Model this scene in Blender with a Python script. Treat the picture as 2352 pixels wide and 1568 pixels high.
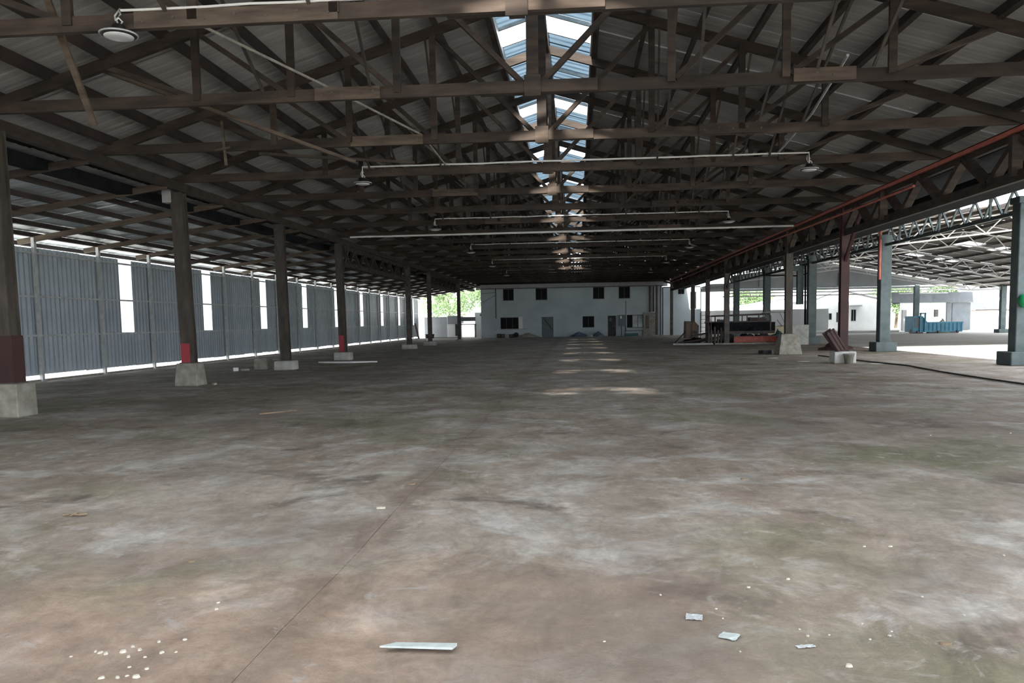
import bpy, bmesh, math, random
from mathutils import Vector, Matrix, noise
random.seed(7)
S = bpy.context.scene
for o in list(bpy.data.objects): bpy.data.objects.remove(o)
C = S.collection
PI = math.pi

# ------------------------------------------------------------------ camera, sky, sun, exposure
def make_camera():
    yaw, pitch, roll = .0824, .0852, .0167
    r = Vector((math.cos(yaw), math.sin(yaw), 0))
    fh = Vector((-math.sin(yaw), math.cos(yaw), 0))
    f = fh*math.cos(pitch) - Vector((0, 0, 1))*math.sin(pitch)
    u = fh*math.sin(pitch) + Vector((0, 0, 1))*math.cos(pitch)
    c, s = math.cos(roll), math.sin(roll)
    R = r*c - u*s          # image content turns counter-clockwise, so the camera turns clockwise
    U = u*c + r*s
    cam = bpy.data.cameras.new('camera'); o = bpy.data.objects.new('camera', cam); C.objects.link(o)
    M = Matrix((R, U, -f)).transposed().to_4x4(); M.translation = Vector((0, 0, 1.6))
    o.matrix_world = M
    cam.sensor_width = 36; cam.lens = 36*1842.4/2352
    cam.shift_x = 0; cam.shift_y = (896.2-784)/2352
    cam.clip_end = 900; cam.clip_start = .05
    S.camera = o
make_camera()

SUN_DIR = Vector((.145, 1.38, -1)).normalized()
world = bpy.data.worlds.new('sky'); S.world = world; world.use_nodes = True
wn = world.node_tree; bg = wn.nodes['Background']
bg.inputs[0].default_value = (.94, .965, 1.0, 1); bg.inputs[1].default_value = 1.0
sl = bpy.data.lights.new('sun', 'SUN'); sl.energy = 3.2; sl.angle = math.radians(2.2); sl.color = (1, .93, .82)
so = bpy.data.objects.new('sun', sl); C.objects.link(so)
so.rotation_euler = SUN_DIR.to_track_quat('-Z', 'Y').to_euler(); so.location = (0, -20, 40)
S.view_settings.view_transform = 'Standard'; S.view_settings.look = 'None'
S.view_settings.gamma = 1; S.view_settings.use_curve_mapping = False
S.view_settings.exposure = 2.3

# ------------------------------------------------------------------ materials
def new_mat(name):
    m = bpy.data.materials.new(name); m.use_nodes = True
    nt = m.node_tree; b = nt.nodes['Principled BSDF']
    return m, nt, b
def mat(name, col, rough=.8, metal=0, var=.18, scale=3, bump=.0, col2=None, rnd=.0, stretch=(1, 1, 1), detail=4, bscale=None):
    m, nt, b = new_mat(name); N, L = nt.nodes, nt.links
    tc = N.new('ShaderNodeTexCoord'); mp = N.new('ShaderNodeMapping'); mp.inputs['Scale'].default_value = stretch
    L.new(tc.outputs['Object'], mp.inputs[0])
    nz = N.new('ShaderNodeTexNoise'); nz.inputs['Scale'].default_value = scale; nz.inputs['Detail'].default_value = detail
    L.new(mp.outputs[0], nz.inputs['Vector'])
    rp = N.new('ShaderNodeValToRGB'); L.new(nz.outputs['Fac'], rp.inputs[0])
    c2 = col2 or tuple(min(1, c*(1+var)) for c in col); c1 = col if col2 else tuple(c*(1-var) for c in col)
    rp.color_ramp.elements[0].position = .32; rp.color_ramp.elements[1].position = .68
    rp.color_ramp.elements[0].color = (*c1, 1); rp.color_ramp.elements[1].color = (*c2, 1)
    out = rp.outputs[0]
    if rnd:
        oi = N.new('ShaderNodeObjectInfo'); mr = N.new('ShaderNodeMapRange'); mr.inputs[3].default_value = 1-rnd; mr.inputs[4].default_value = 1+rnd
        L.new(oi.outputs['Random'], mr.inputs[0]); hv = N.new('ShaderNodeHueSaturation')
        L.new(mr.outputs[0], hv.inputs['Value']); L.new(out, hv.inputs['Color']); out = hv.outputs[0]
    L.new(out, b.inputs['Base Color'])
    b.inputs['Roughness'].default_value = rough; b.inputs['Metallic'].default_value = metal
    if bump:
        n2 = N.new('ShaderNodeTexNoise'); n2.inputs['Scale'].default_value = bscale or scale*4; n2.inputs['Detail'].default_value = 5
        L.new(mp.outputs[0], n2.inputs['Vector'])
        bp = N.new('ShaderNodeBump'); bp.inputs['Strength'].default_value = bump; bp.inputs['Distance'].default_value = .02
        L.new(n2.outputs['Fac'], bp.inputs['Height']); L.new(bp.outputs[0], b.inputs['Normal'])
    return m
M = {}
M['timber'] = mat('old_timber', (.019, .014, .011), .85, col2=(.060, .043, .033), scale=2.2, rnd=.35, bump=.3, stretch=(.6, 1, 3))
M['timber_light'] = mat('pale_timber', (.15, .105, .07), .8, col2=(.27, .19, .125), scale=3, rnd=.2, bump=.3, stretch=(.6, 1, 4))
M['timber_mid'] = mat('weathered_timber', (.055, .042, .032), .85, col2=(.125, .095, .070), scale=3, rnd=.2, bump=.3, stretch=(.6, 1, 4))
M['hose'] = mat('dusty_hose', (.035, .033, .03), .9, var=.3)
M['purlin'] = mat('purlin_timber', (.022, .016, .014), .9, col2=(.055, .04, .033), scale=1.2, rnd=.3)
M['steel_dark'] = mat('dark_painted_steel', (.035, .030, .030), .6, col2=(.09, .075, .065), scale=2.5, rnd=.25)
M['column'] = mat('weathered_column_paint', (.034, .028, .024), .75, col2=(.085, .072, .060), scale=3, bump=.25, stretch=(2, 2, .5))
M['red_steel'] = mat('oxide_red_steel', (.38, .10, .075), .55, col2=(.52, .16, .12), scale=4)
M['canopy_grey'] = mat('dark_grey_canopy_sheet', (.085, .095, .105), .7, var=.1)
M['maroon'] = mat('maroon_steel', (.030, .008, .008), .6, col2=(.055, .018, .017), scale=3, stretch=(1, 1, .5))
M['red_paint'] = mat('red_band_paint', (.33, .035, .05), .6, var=.15, scale=5)
M['red_beam'] = mat('red_primer_beam', (.30, .05, .03), .5, var=.3, scale=5)
M['concrete'] = mat('cast_concrete', (.30, .31, .29), .9, col2=(.46, .47, .44), scale=4, bump=.5)
M['concrete_dark'] = mat('aged_concrete', (.20, .19, .16), .9, col2=(.34, .33, .29), scale=5, bump=.5)
M['concrete_green'] = mat('grey_green_column', (.075, .10, .105), .85, col2=(.12, .15, .155), scale=2.5, bump=.15)
M['plinth_white'] = mat('white_painted_plinth', (.45, .45, .43), .8, col2=(.65, .66, .64), scale=5, bump=.3)
M['roof'] = mat('foil_backed_roof_sheet', (.28, .28, .27), .5, col2=(.41, .41, .40), scale=.8, rnd=.16, stretch=(1, 2, 1))
M['roof_aisle'] = mat('aisle_roof_sheet', (.48, .52, .53), .38, col2=(.68, .72, .73), metal=.3, scale=1.1, rnd=.14, stretch=(1, 2, 1))
M['roof_yard'] = mat('brown_grey_roof_sheet', (.30, .27, .25), .7, col2=(.42, .39, .36), scale=.7, rnd=.1)
M['cladding'] = mat('blue_grey_cladding', (.33, .39, .44), .40, col2=(.42, .48, .53), scale=1.3, rnd=.1)
M['galv'] = mat('galvanised_steel', (.36, .38, .39), .45, col2=(.52, .54, .54), scale=6, metal=.3)
M['white_tube'] = mat('white_painted_tube', (.72, .73, .72), .5, var=.08)
M['conduit'] = mat('white_conduit', (.72, .72, .70), .45, var=.06)
M['gutter'] = mat('dark_gutter', (.014, .015, .017), .9, var=.3); M['gutter'].node_tree.nodes['Principled BSDF'].inputs['Specular IOR Level'].default_value = .05
M['office'] = mat('pale_blue_office_paint', (.40, .47, .50), .85, col2=(.50, .57, .60), scale=.5)
M['office_trim'] = mat('office_fascia_grey', (.36, .36, .36), .8, var=.1)
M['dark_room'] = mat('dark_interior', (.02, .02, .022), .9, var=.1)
M['door_dark'] = mat('dark_door', (.03, .035, .045), .6, var=.2)
M['door_teal'] = mat('grey_teal_door', (.11, .16, .17), .6, var=.15)
M['glass_dark'] = mat('dark_glass', (.008, .009, .011), .5, var=.1); M['glass_dark'].node_tree.nodes['Principled BSDF'].inputs['Specular IOR Level'].default_value = .12
M['white_wall'] = mat('white_render', (.78, .79, .78), .85, var=.05, scale=1)
M['grey_wall'] = mat('grey_render', (.34, .36, .38), .85, var=.08, scale=1)
M['kiosk_grey'] = mat('grey_parapet', (.15, .17, .19), .85, var=.1, scale=2)
M['blue_skip'] = mat('blue_skip_paint', (.03, .17, .27), .5, col2=(.05, .25, .36), scale=3)
M['black'] = mat('black_plastic', (.015, .015, .016), .5, var=.2)
M['rubber'] = mat('tyre_rubber', (.018, .018, .018), .85, var=.2)
M['brown_box'] = mat('brown_plywood', (.16, .115, .085), .8, var=.25, stretch=(1, 1, .4))
M['brown_sheet'] = mat('brown_painted_sheet', (.07, .035, .032), .6, var=.3)
M['steel_plate'] = mat('pale_steel_plate', (.42, .47, .47), .5, var=.12, scale=20)
M['foil'] = mat('crinkled_foil', (.62, .66, .68), .35, metal=.4, var=.2, scale=60, bump=.8)
M['plaster_chip'] = mat('plaster_chip', (.47, .44, .38), .9, var=.25, scale=30)
M['twig'] = mat('dry_twig', (.20, .15, .10), .9, var=.2, scale=20)
M['lamp_glass'] = mat('lamp_diffuser', (.62, .64, .66), .25, var=.05)
M['tarp_blue'] = mat('blue_grey_tarp', (.08, .12, .17), .7, var=.4, scale=6)
M['tarp_green'] = mat('green_tarp', (.03, .12, .11), .7, var=.3, scale=6)
M['cream'] = mat('cream_bodywork', (.50, .42, .30), .5, var=.1)
M['bark'] = mat('tree_bark', (.12, .09, .06), .9, var=.3)
M['balloon'] = mat('green_balloon_plastic', (.01, .28, .10), .35, var=.1)
M['foliage'] = mat('bright_foliage', (.10, .24, .06), .7, col2=(.28, .46, .16), scale=2)
def translucent(name, col, tr=.6):
    m, nt, b = new_mat(name); N, L = nt.nodes, nt.links
    tc = N.new('ShaderNodeTexCoord'); nz = N.new('ShaderNodeTexNoise'); nz.inputs['Scale'].default_value = 1.5; nz.inputs['Detail'].default_value = 4
    mp = N.new('ShaderNodeMapping'); mp.inputs['Scale'].default_value = (1, 5, 1); L.new(tc.outputs['Object'], mp.inputs[0]); L.new(mp.outputs[0], nz.inputs['Vector'])
    rp = N.new('ShaderNodeValToRGB'); L.new(nz.outputs['Fac'], rp.inputs[0])
    rp.color_ramp.elements[0].position = .3; rp.color_ramp.elements[1].position = .7
    rp.color_ramp.elements[0].color = (*[c*.6 for c in col], 1); rp.color_ramp.elements[1].color = (*col, 1)
    t = N.new('ShaderNodeBsdfTranslucent'); mx = N.new('ShaderNodeMixShader'); mx.inputs[0].default_value = tr
    L.new(rp.outputs[0], t.inputs[0]); L.new(rp.outputs[0], b.inputs['Base Color']); b.inputs['Roughness'].default_value = .5
    L.new(b.outputs[0], mx.inputs[1]); L.new(t.outputs[0], mx.inputs[2]); L.new(mx.outputs[0], N['Material Output'].inputs[0])
    return m
M['skylight'] = translucent('blue_translucent_sheet', (.085, .125, .16), .7)
M['skylight_white'] = translucent('milky_translucent_sheet', (.8, .84, .86), .75)
M['leaf'] = translucent('tree_leaves', (.24, .36, .17), .4)

def floor_mat():
    m, nt, b = new_mat('worn_factory_floor'); N, L = nt.nodes, nt.links
    tc = N.new('ShaderNodeTexCoord')
    def nz(scale, detail=5, rough=.6, sx=1, sy=1, off=0, dist=0):
        mp = N.new('ShaderNodeMapping'); mp.inputs['Scale'].default_value = (sx, sy, 1); mp.inputs['Location'].default_value = (off, off*.7, 0)
        L.new(tc.outputs['Object'], mp.inputs[0])
        n = N.new('ShaderNodeTexNoise'); n.inputs['Scale'].default_value = scale; n.inputs['Detail'].default_value = detail
        n.inputs['Roughness'].default_value = rough; n.inputs['Distortion'].default_value = dist
        L.new(mp.outputs[0], n.inputs['Vector']); return n.outputs['Fac']
    def ramp(f, p0, p1, c0=(0, 0, 0), c1=(1, 1, 1)):
        r = N.new('ShaderNodeValToRGB'); L.new(f, r.inputs[0]); e = r.color_ramp.elements
        e[0].position = p0; e[1].position = p1; e[0].color = (*c0, 1); e[1].color = (*c1, 1); return r.outputs[0]
    def mix(fac, a, c, mode='MIX'):
        x = N.new('ShaderNodeMix'); x.data_type = 'RGBA'; x.blend_type = mode
        if isinstance(fac, float): x.inputs[0].default_value = fac
        else: L.new(fac, x.inputs[0])
        for s, v in ((6, a), (7, c)):
            if isinstance(v, tuple): x.inputs[s].default_value = (*v, 1)
            else: L.new(v, x.inputs[s])
        return x.outputs[2]
    base = mix(ramp(nz(.45, 6, .62, dist=.4), .35, .65), (.215, .175, .140), (.30, .270, .238))
    base = mix(ramp(nz(.9, 6, .65, off=13, dist=.6), .50, .62), base, (.36, .345, .33))          # pale worn patches
    base = mix(ramp(nz(.33, 4, .55, off=31), .52, .66), base, (.175, .165, .112))                # greenish stain
    base = mix(ramp(nz(1.6, 7, .7, off=57, dist=.8), .56, .70), base, (.36, .34, .33))           # dusty scuffs
    base = mix(ramp(nz(.7, 5, .65, off=77, dist=.5), .58, .68), base, (.115, .095, .080))        # damp dark marks
    # red earth trodden in around the front left of the slab: a stain with an outline of its own
    sep = N.new('ShaderNodeSeparateXYZ'); L.new(tc.outputs['Object'], sep.inputs[0])
    def mth(op, a, c=None):
        x = N.new('ShaderNodeMath'); x.operation = op
        for i, v in enumerate((a, c)):
            if v is None: continue
            if isinstance(v, (int, float)): x.inputs[i].default_value = v
            else: L.new(v, x.inputs[i])
        return x.outputs[0]
    dx = mth('MULTIPLY', mth('ADD', sep.outputs[0], 1.6), .42); dy = mth('MULTIPLY', mth('SUBTRACT', sep.outputs[1], 3.2), .42)
    d = mth('SQRT', mth('ADD', mth('POWER', dx, 2), mth('POWER', dy, 2)))
    d = mth('ADD', d, mth('MULTIPLY', mth('SUBTRACT', nz(.8, 5, .6, off=5), .5), 2.2))
    red = ramp(d, .45, 1.25, (1, 1, 1), (0, 0, 0))
    soil = mix(ramp(nz(3, 7, .7, off=3), .35, .65), (.27, .185, .14), (.37, .285, .23))
    base = mix(mth('MULTIPLY', red, .85), base, soil)
    # dirt gathered along the joint
    dj = mth('ABSOLUTE', mth('ADD', sep.outputs[0], 1.58)); dj = mth('ADD', dj, mth('MULTIPLY', mth('SUBTRACT', nz(1.7, 5, .7, off=9), .5), .9))
    base = mix(mth('MULTIPLY', ramp(dj, .0, .32, (1, 1, 1), (0, 0, 0)), .55), base, (.150, .112, .088))
    base = mix(mth('MULTIPLY', ramp(nz(38, 4, .7, off=2), .62, .70), .5), base, (.42, .40, .37))    # grit
    base = mix(mth('MULTIPLY', ramp(nz(55, 3, .7, off=8), .64, .72), .6), base, (.07, .06, .05))
    base = mix(1.0, base, ramp(nz(5, 9, .8, off=21, dist=.6), .3, .7, (.66, .65, .64), (1.30, 1.29, 1.28)), 'MULTIPLY')
    base = mix(1.0, base, ramp(nz(1.9, 7, .75, sy=.55, off=91, dist=.9), .36, .64, (.76, .74, .71), (1.22, 1.22, 1.23)), 'MULTIPLY')
    base = mix(mth('MULTIPLY', ramp(nz(3.1, 6, .7, off=35, dist=1.2), .60, .67), .55), base, (.40, .385, .37))
    base = mix(mth('MULTIPLY', ramp(nz(.28, 5, .6, off=48, dist=.6), .50, .64), .55), base, (.135, .105, .085))
    L.new(base, b.inputs['Base Color']); b.inputs['Roughness'].default_value = .72
    L.new(ramp(nz(.8, 5, .6, off=41), .3, .7, (.55, .55, .55), (.9, .9, .9)), b.inputs['Roughness'])
    b1 = N.new('ShaderNodeBump'); b1.inputs['Strength'].default_value = .8; b1.inputs['Distance'].default_value = .03
    L.new(mth('ADD', nz(2.2, 8, .72, off=60, dist=.5), mth('MULTIPLY', nz(32, 6, .75, off=70), .28)), b1.inputs['Height'])
    L.new(b1.outputs[0], b.inputs['Normal'])
    return m
M['floor'] = floor_mat()
M['ground'] = mat('pale_yard_concrete', (.42, .42, .40), .9, col2=(.52, .52, .50), scale=.4, bump=.2)
M['floor_joint'] = mat('joint_dirt', (.105, .082, .064), .95, var=.3, scale=8)

# ------------------------------------------------------------------ mesh helpers
class MB:
    def __init__(s): s.v = []; s.f = []
    def add(s, vs, fs):
        n = len(s.v); s.v += [tuple(v) for v in vs]; s.f += [tuple(n+i for i in f) for f in fs]; return s
    def box(s, x0, x1, y0, y1, z0, z1):
        return s.add([(x, y, z) for z in (z0, z1) for y in (y0, y1) for x in (x0, x1)],
                     [(0, 2, 3, 1), (4, 5, 7, 6), (0, 1, 5, 4), (2, 6, 7, 3), (0, 4, 6, 2), (1, 3, 7, 5)])
    def beam(s, a, b, w, d, up=(0, 0, 1)):
        a, b = Vector(a), Vector(b); t = (b-a).normalized(); up = Vector(up)
        if abs(t.dot(up)) > .98: up = Vector((0, 1, 0)) if abs(t.y) < .9 else Vector((1, 0, 0))
        r = t.cross(up).normalized(); u = r.cross(t).normalized()
        vs = [p + r*(i*w/2) + u*(j*d/2) for p in (a, b) for (i, j) in ((-1, -1), (1, -1), (1, 1), (-1, 1))]
        return s.add(vs, [(0, 1, 2, 3), (7, 6, 5, 4), (0, 4, 5, 1), (1, 5, 6, 2), (2, 6, 7, 3), (3, 7, 4, 0)])
    def tube(s, pts, r, n=8, r2=None):
        pts = [Vector(p) for p in pts]; rings = []; m = len(pts)
        for i, p in enumerate(pts):
            t = (pts[min(i+1, m-1)]-pts[max(i-1, 0)]).normalized()
            up = Vector((0, 0, 1)) if abs(t.z) < .95 else Vector((0, 1, 0))
            a = t.cross(up).normalized(); c = a.cross(t).normalized()
            rr = r if r2 is None else r+(r2-r)*i/(m-1)
            rings.append([p+a*math.cos(2*PI*k/n)*rr+c*math.sin(2*PI*k/n)*rr for k in range(n)])
        vs = [v for R in rings for v in R]; fs = []
        for i in range(m-1):
            for k in range(n):
                fs.append((i*n+k, i*n+(k+1) % n, (i+1)*n+(k+1) % n, (i+1)*n+k))
        fs.append(tuple(range(n-1, -1, -1))); fs.append(tuple((m-1)*n+k for k in range(n)))
        return s.add(vs, fs)
    def lathe(s, prof, c=(0, 0, 0), n=20, axis='z'):
        vs = []; fs = []
        for r, z in prof:
            for k in range(n):
                a = 2*PI*k/n; x, y = r*math.cos(a), r*math.sin(a)
                p = (x, y, z) if axis == 'z' else ((z, x, y) if axis == 'x' else (x, z, y))
                vs.append((c[0]+p[0], c[1]+p[1], c[2]+p[2]))
        for i in range(len(prof)-1):
            for k in range(n): fs.append((i*n+k, i*n+(k+1) % n, (i+1)*n+(k+1) % n, (i+1)*n+k))
        fs.append(tuple(range(n-1, -1, -1))); fs.append(tuple((len(prof)-1)*n+k for k in range(n)))
        return s.add(vs, fs)
    def prism(s, poly, z0, z1):          # footprint polygon extruded upwards
        n = len(poly); vs = [(x, y, z0) for x, y in poly]+[(x, y, z1) for x, y in poly]
        return s.add(vs, [tuple(range(n-1, -1, -1)), tuple(range(n, 2*n))]+[(i, (i+1) % n, n+(i+1) % n, n+i) for i in range(n)])
    def prism_y(s, poly, y0, y1):        # xz polygon extruded along y
        n = len(poly); vs = [(x, y0, z) for x, z in poly]+[(x, y1, z) for x, z in poly]
        return s.add(vs, [tuple(range(n)), tuple(range(2*n-1, n-1, -1))]+[(i, n+i, n+(i+1) % n, (i+1) % n) for i in range(n)])
    def frustum(s, x, y, z0, z1, w0, d0, w1, d1):
        vs = [(x+i*w0/2, y+j*d0/2, z0) for i, j in ((-1, -1), (1, -1), (1, 1), (-1, 1))]+[(x+i*w1/2, y+j*d1/2, z1) for i, j in ((-1, -1), (1, -1), (1, 1), (-1, 1))]
        return s.add(vs, [(3, 2, 1, 0), (4, 5, 6, 7), (0, 1, 5, 4), (1, 2, 6, 5), (2, 3, 7, 6), (3, 0, 4, 7)])
    def mesh(s, name):
        me = bpy.data.meshes.new(name); me.from_pydata(s.v, [], s.f); me.update()
        bm = bmesh.new(); bm.from_mesh(me); bmesh.ops.recalc_face_normals(bm, faces=bm.faces); bm.to_mesh(me); bm.free()
        return me
    def build(s, name, m, parent=None, loc=None, smooth=False, bevel=0):
        me = s.mesh(name)
        if bevel:
            bm = bmesh.new(); bm.from_mesh(me)
            bmesh.ops.bevel(bm, geom=bm.edges[:], offset=bevel, segments=1, affect='EDGES', clamp_overlap=True); bm.to_mesh(me); bm.free()
        me.materials.append(M[m] if isinstance(m, str) else m)
        if smooth:
            for p in me.polygons: p.use_smooth = True
        return link(name, me, parent, loc)
def link(name, me, parent=None, loc=None):
    o = bpy.data.objects.new(name, me); C.objects.link(o)
    if parent: o.parent = parent
    if loc is not None: o.location = loc
    return o
def tag(o, label=None, cat=None, group=None, kind=None):
    if label: o['label'] = label
    if cat: o['category'] = cat
    if group: o['group'] = group
    if kind: o['kind'] = kind
    return o
def empty(name, loc=(0, 0, 0), label=None, cat=None, group=None, kind=None, rz=0):
    o = bpy.data.objects.new(name, None); C.objects.link(o); o.location = loc; o.rotation_euler = (0, 0, rz); o.empty_display_size = .2
    return tag(o, label, cat, group, kind)
KIDS = {}
def copy_tree(o, parent=None):
    c = o.copy(); C.objects.link(c)
    if parent: c.parent = parent
    for ch in [x for x in o.children]: copy_tree(ch, c)
    return c
ORD = ['first', 'second', 'third', 'fourth', 'fifth', 'sixth', 'seventh', 'eighth', 'ninth', 'tenth', 'eleventh', 'twelfth', 'thirteenth',
       'fourteenth', 'fifteenth', 'sixteenth', 'seventeenth', 'eighteenth', 'nineteenth', 'twentieth', 'twenty-first', 'twenty-second', 'twenty-third', 'twenty-fourth', 'twenty-fifth']

# ------------------------------------------------------------------ layout numbers (metres; camera stands at x=0, y=0)
XR_, XL, XR, XW, XC = -.72, -10.6, 9.1, -16.6, 13.7     # ridge, left columns, right columns, left wall, concrete columns
ZR, ZB, SL = 8.54, 5.58, .30                            # ridge centre line, bottom chord centre line, roof slope
Y0, SP = 21.26, 3.61
YA, YE = -9.0, 90.0
def ztop(x): return ZR-SL*abs(x-XR_)
# ------------------------------------------------------------------ ground and floor
g = MB(); g.box(-300, 300, -200, 400, -.6, -.12); g.build('ground', 'ground').__setitem__('kind', 'structure')
def floor_half(xa, xb, wob):
    random.seed(3)
    ys = [YA+i*.5 for i in range(int((YE+6-YA)/.5)+1)]
    m = MB(); vs = []
    for y in ys:
        w = .02*noise.noise((y*1.7, 0, 0))+.07*noise.noise((y*.35, 5, 0))
        e = w+wob*(.0015+.010*max(0, noise.noise((y*.9, 3, 1))-.12))
        a, b = (xa, xb+e) if wob < 0 else (xa+e, xb)
        vs += [(a, y, 0), (b, y, 0), (a, y, -.10), (b, y, -.10)]
    fs = []
    for i in range(len(ys)-1):
        k = 4*i; fs += [(k, k+1, k+5, k+4), (k+2, k+6, k+7, k+3), (k+1, k+3, k+7, k+5), (k, k+4, k+6, k+2)]
    fs += [(0, 2, 3, 1), (4*(len(ys)-1), 4*(len(ys)-1)+1, 4*(len(ys)-1)+3, 4*(len(ys)-1)+2)]
    m.add(vs, fs); return m
floor = empty('floor', kind='structure')
JX = -1.56
floor_half(-16.75, JX, -1).build('floor_slab', 'floor', floor)
floor_half(JX, 14.6, 1).build('floor_slab', 'floor', floor)
j = MB(); j.box(JX-.1, JX+.1, YA, YE+6, -.115, -.003); j.build('joint_filling', 'floor_joint', floor)
yard = MB(); yard.box(14.6, 60, 10, 130, -.115, -.01); tag(yard.build('yard_slab', 'ground'), kind='structure')

# ------------------------------------------------------------------ roof: sheets, purlins, skylights
ceiling = empty('ceiling', kind='structure')
def sheet_mesh(name, w, L, m, ribs=4, h=.009):
    """corrugated sheet: length along local x, ribs across local y"""
    p = w/ribs; prof = []
    for i in range(ribs):
        a = -w/2+i*p; prof += [(a, 0), (a+p*.55, 0), (a+p*.68, h), (a+p*.87, h)]
    prof.append((w/2, 0))
    vs = [(x, y, z) for x in (0, L) for y, z in prof]; n = len(prof)
    me = bpy.data.meshes.new(name); me.from_pydata(vs, [], [(i, i+1, n+i+1, n+i) for i in range(n-1)]); me.materials.append(M[m]); return me
def lay(name, me, x, z, slope, sgn, ys, parent, jit=.004, me_added=None):
    th = math.atan(slope)
    for i, y in enumerate(ys):
        added_sheet = me_added is not None and y < 6.5 and (i % 3 != 1 or y < 2.5)  # unseen translucent sheets added overhead to brighten the foreground floor
        o = link('translucent_sheet' if added_sheet else name, me_added if added_sheet else me, parent, (x, y, z+random.uniform(-jit, jit)+(.008 if i % 2 else 0)))
        o.rotation_euler = (random.uniform(-.004, .004), th, 0) if sgn > 0 else (random.uniform(-.004, .004), th, PI)
random.seed(11)
PW = SP/3
ysheet = [YA+PW/2+i*PW for i in range(int((YE-YA)/PW))]
SKH = 1.12                                              # half width of the ridge opening
ZP = .30                                                # sheet height above chord centre
Lm = (10.95-SKH)*math.sqrt(1+SL*SL)
me_l = sheet_mesh('roof_sheet', PW+.10, Lm, 'roof')
me_l_added = sheet_mesh('translucent_sheet', PW+.10, Lm, 'skylight_white')
lay('roof_sheet', me_l, XR_-SKH, ztop(XR_-SKH)+ZP, SL, -1, ysheet, ceiling, me_added=me_l_added)
me_r = sheet_mesh('roof_sheet', PW+.10, (10.9-SKH)*math.sqrt(1+SL*SL), 'roof')
me_r_added = sheet_mesh('translucent_sheet', PW+.10, (10.9-SKH)*math.sqrt(1+SL*SL), 'skylight_white')
lay('roof_sheet', me_r, XR_+SKH, ztop(XR_+SKH)+ZP, SL, 1, ysheet, ceiling, me_added=me_r_added)
# aisle roof on the left, flatter and lower
SA = .145; XA0 = -11.3; ZA0 = 5.36
LA = 6.6*math.sqrt(1+SA*SA)
me_a = sheet_mesh('roof_sheet', PW+.10, LA, 'roof_aisle')
lay('roof_sheet', me_a, XA0, ZA0, SA, -1, ysheet, ceiling)
def long_piece(name, x, z, w, d, m, y0=YA, y1=YE, tilt=0, parent=ceiling):
    b = MB(); nseg = 26; vs = []
    for i in range(nseg+1):
        y = y0+(y1-y0)*i/nseg; dx = .012*noise.noise((y*.5, x*3, z)); dz = .012*noise.noise((y*.4, x*5, z+9))
        for (a, c) in ((-w/2, -d/2), (w/2, -d/2), (w/2, d/2), (-w/2, d/2)):
            ct, st = math.cos(tilt), math.sin(tilt)
            vs.append((a*ct+c*st+dx, y, -a*st+c*ct+dz))
    fs = [(0, 1, 2, 3), (4*nseg+3, 4*nseg+2, 4*nseg+1, 4*nseg)]
    for i in range(nseg):
        for k in range(4): fs.append((4*i+k, 4*i+4+k, 4*i+4+(k+1) % 4, 4*i+(k+1) % 4))
    b.add(vs, fs); return b.build(name, m, parent, (x, 0, z))
ang = math.atan(SL)
for i in range(10):
    o = SKH+.10+i*1.06
    long_piece('purlin', XR_-o, ZR-SL*o+.17, .10, .21, 'purlin', tilt=-ang)
    if o < 10.6: long_piece('purlin', XR_+o, ZR-SL*o+.17, .10, .21, 'purlin', tilt=ang)
for i in range(7):
    x = XA0-.35-i*1.0
    long_piece('purlin', x, ZA0-SA*(XA0-x)-.085, .075, .13, 'purlin', tilt=-math.atan(SA))
long_piece('ridge_beam', XR_, ZR+.02, .12, .24, 'timber')
long_piece('valley_gutter', -11.65, 5.16, .42, .22, 'gutter')
# ridge skylight: pale sheets over the opening, left out for about a metre in every second bay
me_sk = sheet_mesh('skylight_sheet', (2*SP-1.2)/6+.06, (SKH+.12)*math.sqrt(1+SL*SL), 'skylight', ribs=3, h=.03)
curb = 0
k = -3
k = -4
while True:
    yk = 14.7+k*2*SP
    if yk > YE-8: break
    seg = (2*SP-1.2)/6; ys = [yk-.7+seg*(i+.5) for i in range(6)]
    ys = [y for y in ys if y > YA+.5]
    if yk < 7 or yk > 64: ys += [yk-1.9+.15, yk-1.9+.6, yk-1.9+1.05]
    if yk+1 > YA:
        lay('skylight_sheet', me_sk, XR_+.06, ZR+.50, SL, -1, ys, ceiling, .002)
        lay('skylight_sheet', me_sk, XR_-.06, ZR+.53, SL, 1, ys, ceiling, .002)
    k += 1
for s in (-1, 1):
    long_piece('skylight_curb', XR_+s*(SKH+.02), ztop(XR_+SKH)+.34, .05, .24, 'galv')
yy = [14.7+k*2*SP+dd for k in range(-2, 10) for dd in (-.72, SP-1.3, 2*SP-1.88)]
for y in yy:
    for s in (-1, 1):
        b = MB(); b.beam((XR_, y, ZR+.46), (XR_+s*(SKH+.1), y, ZR+.46-SL*(SKH+.1)), .06, .09); b.build('skylight_bar', 'galv', ceiling)

# far gable above the office and the dark end of the roof
gb = MB(); gb.prism_y([(-11.3, 5.2), (9.9, 5.2), (9.9, ztop(9.9)+.2), (XR_, ZR+.3), (-11.3, ztop(-11.3)+.2)], YE-.25, YE-.1)
tag(gb.build('wall_back', 'grey_wall'), kind='structure')

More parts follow.
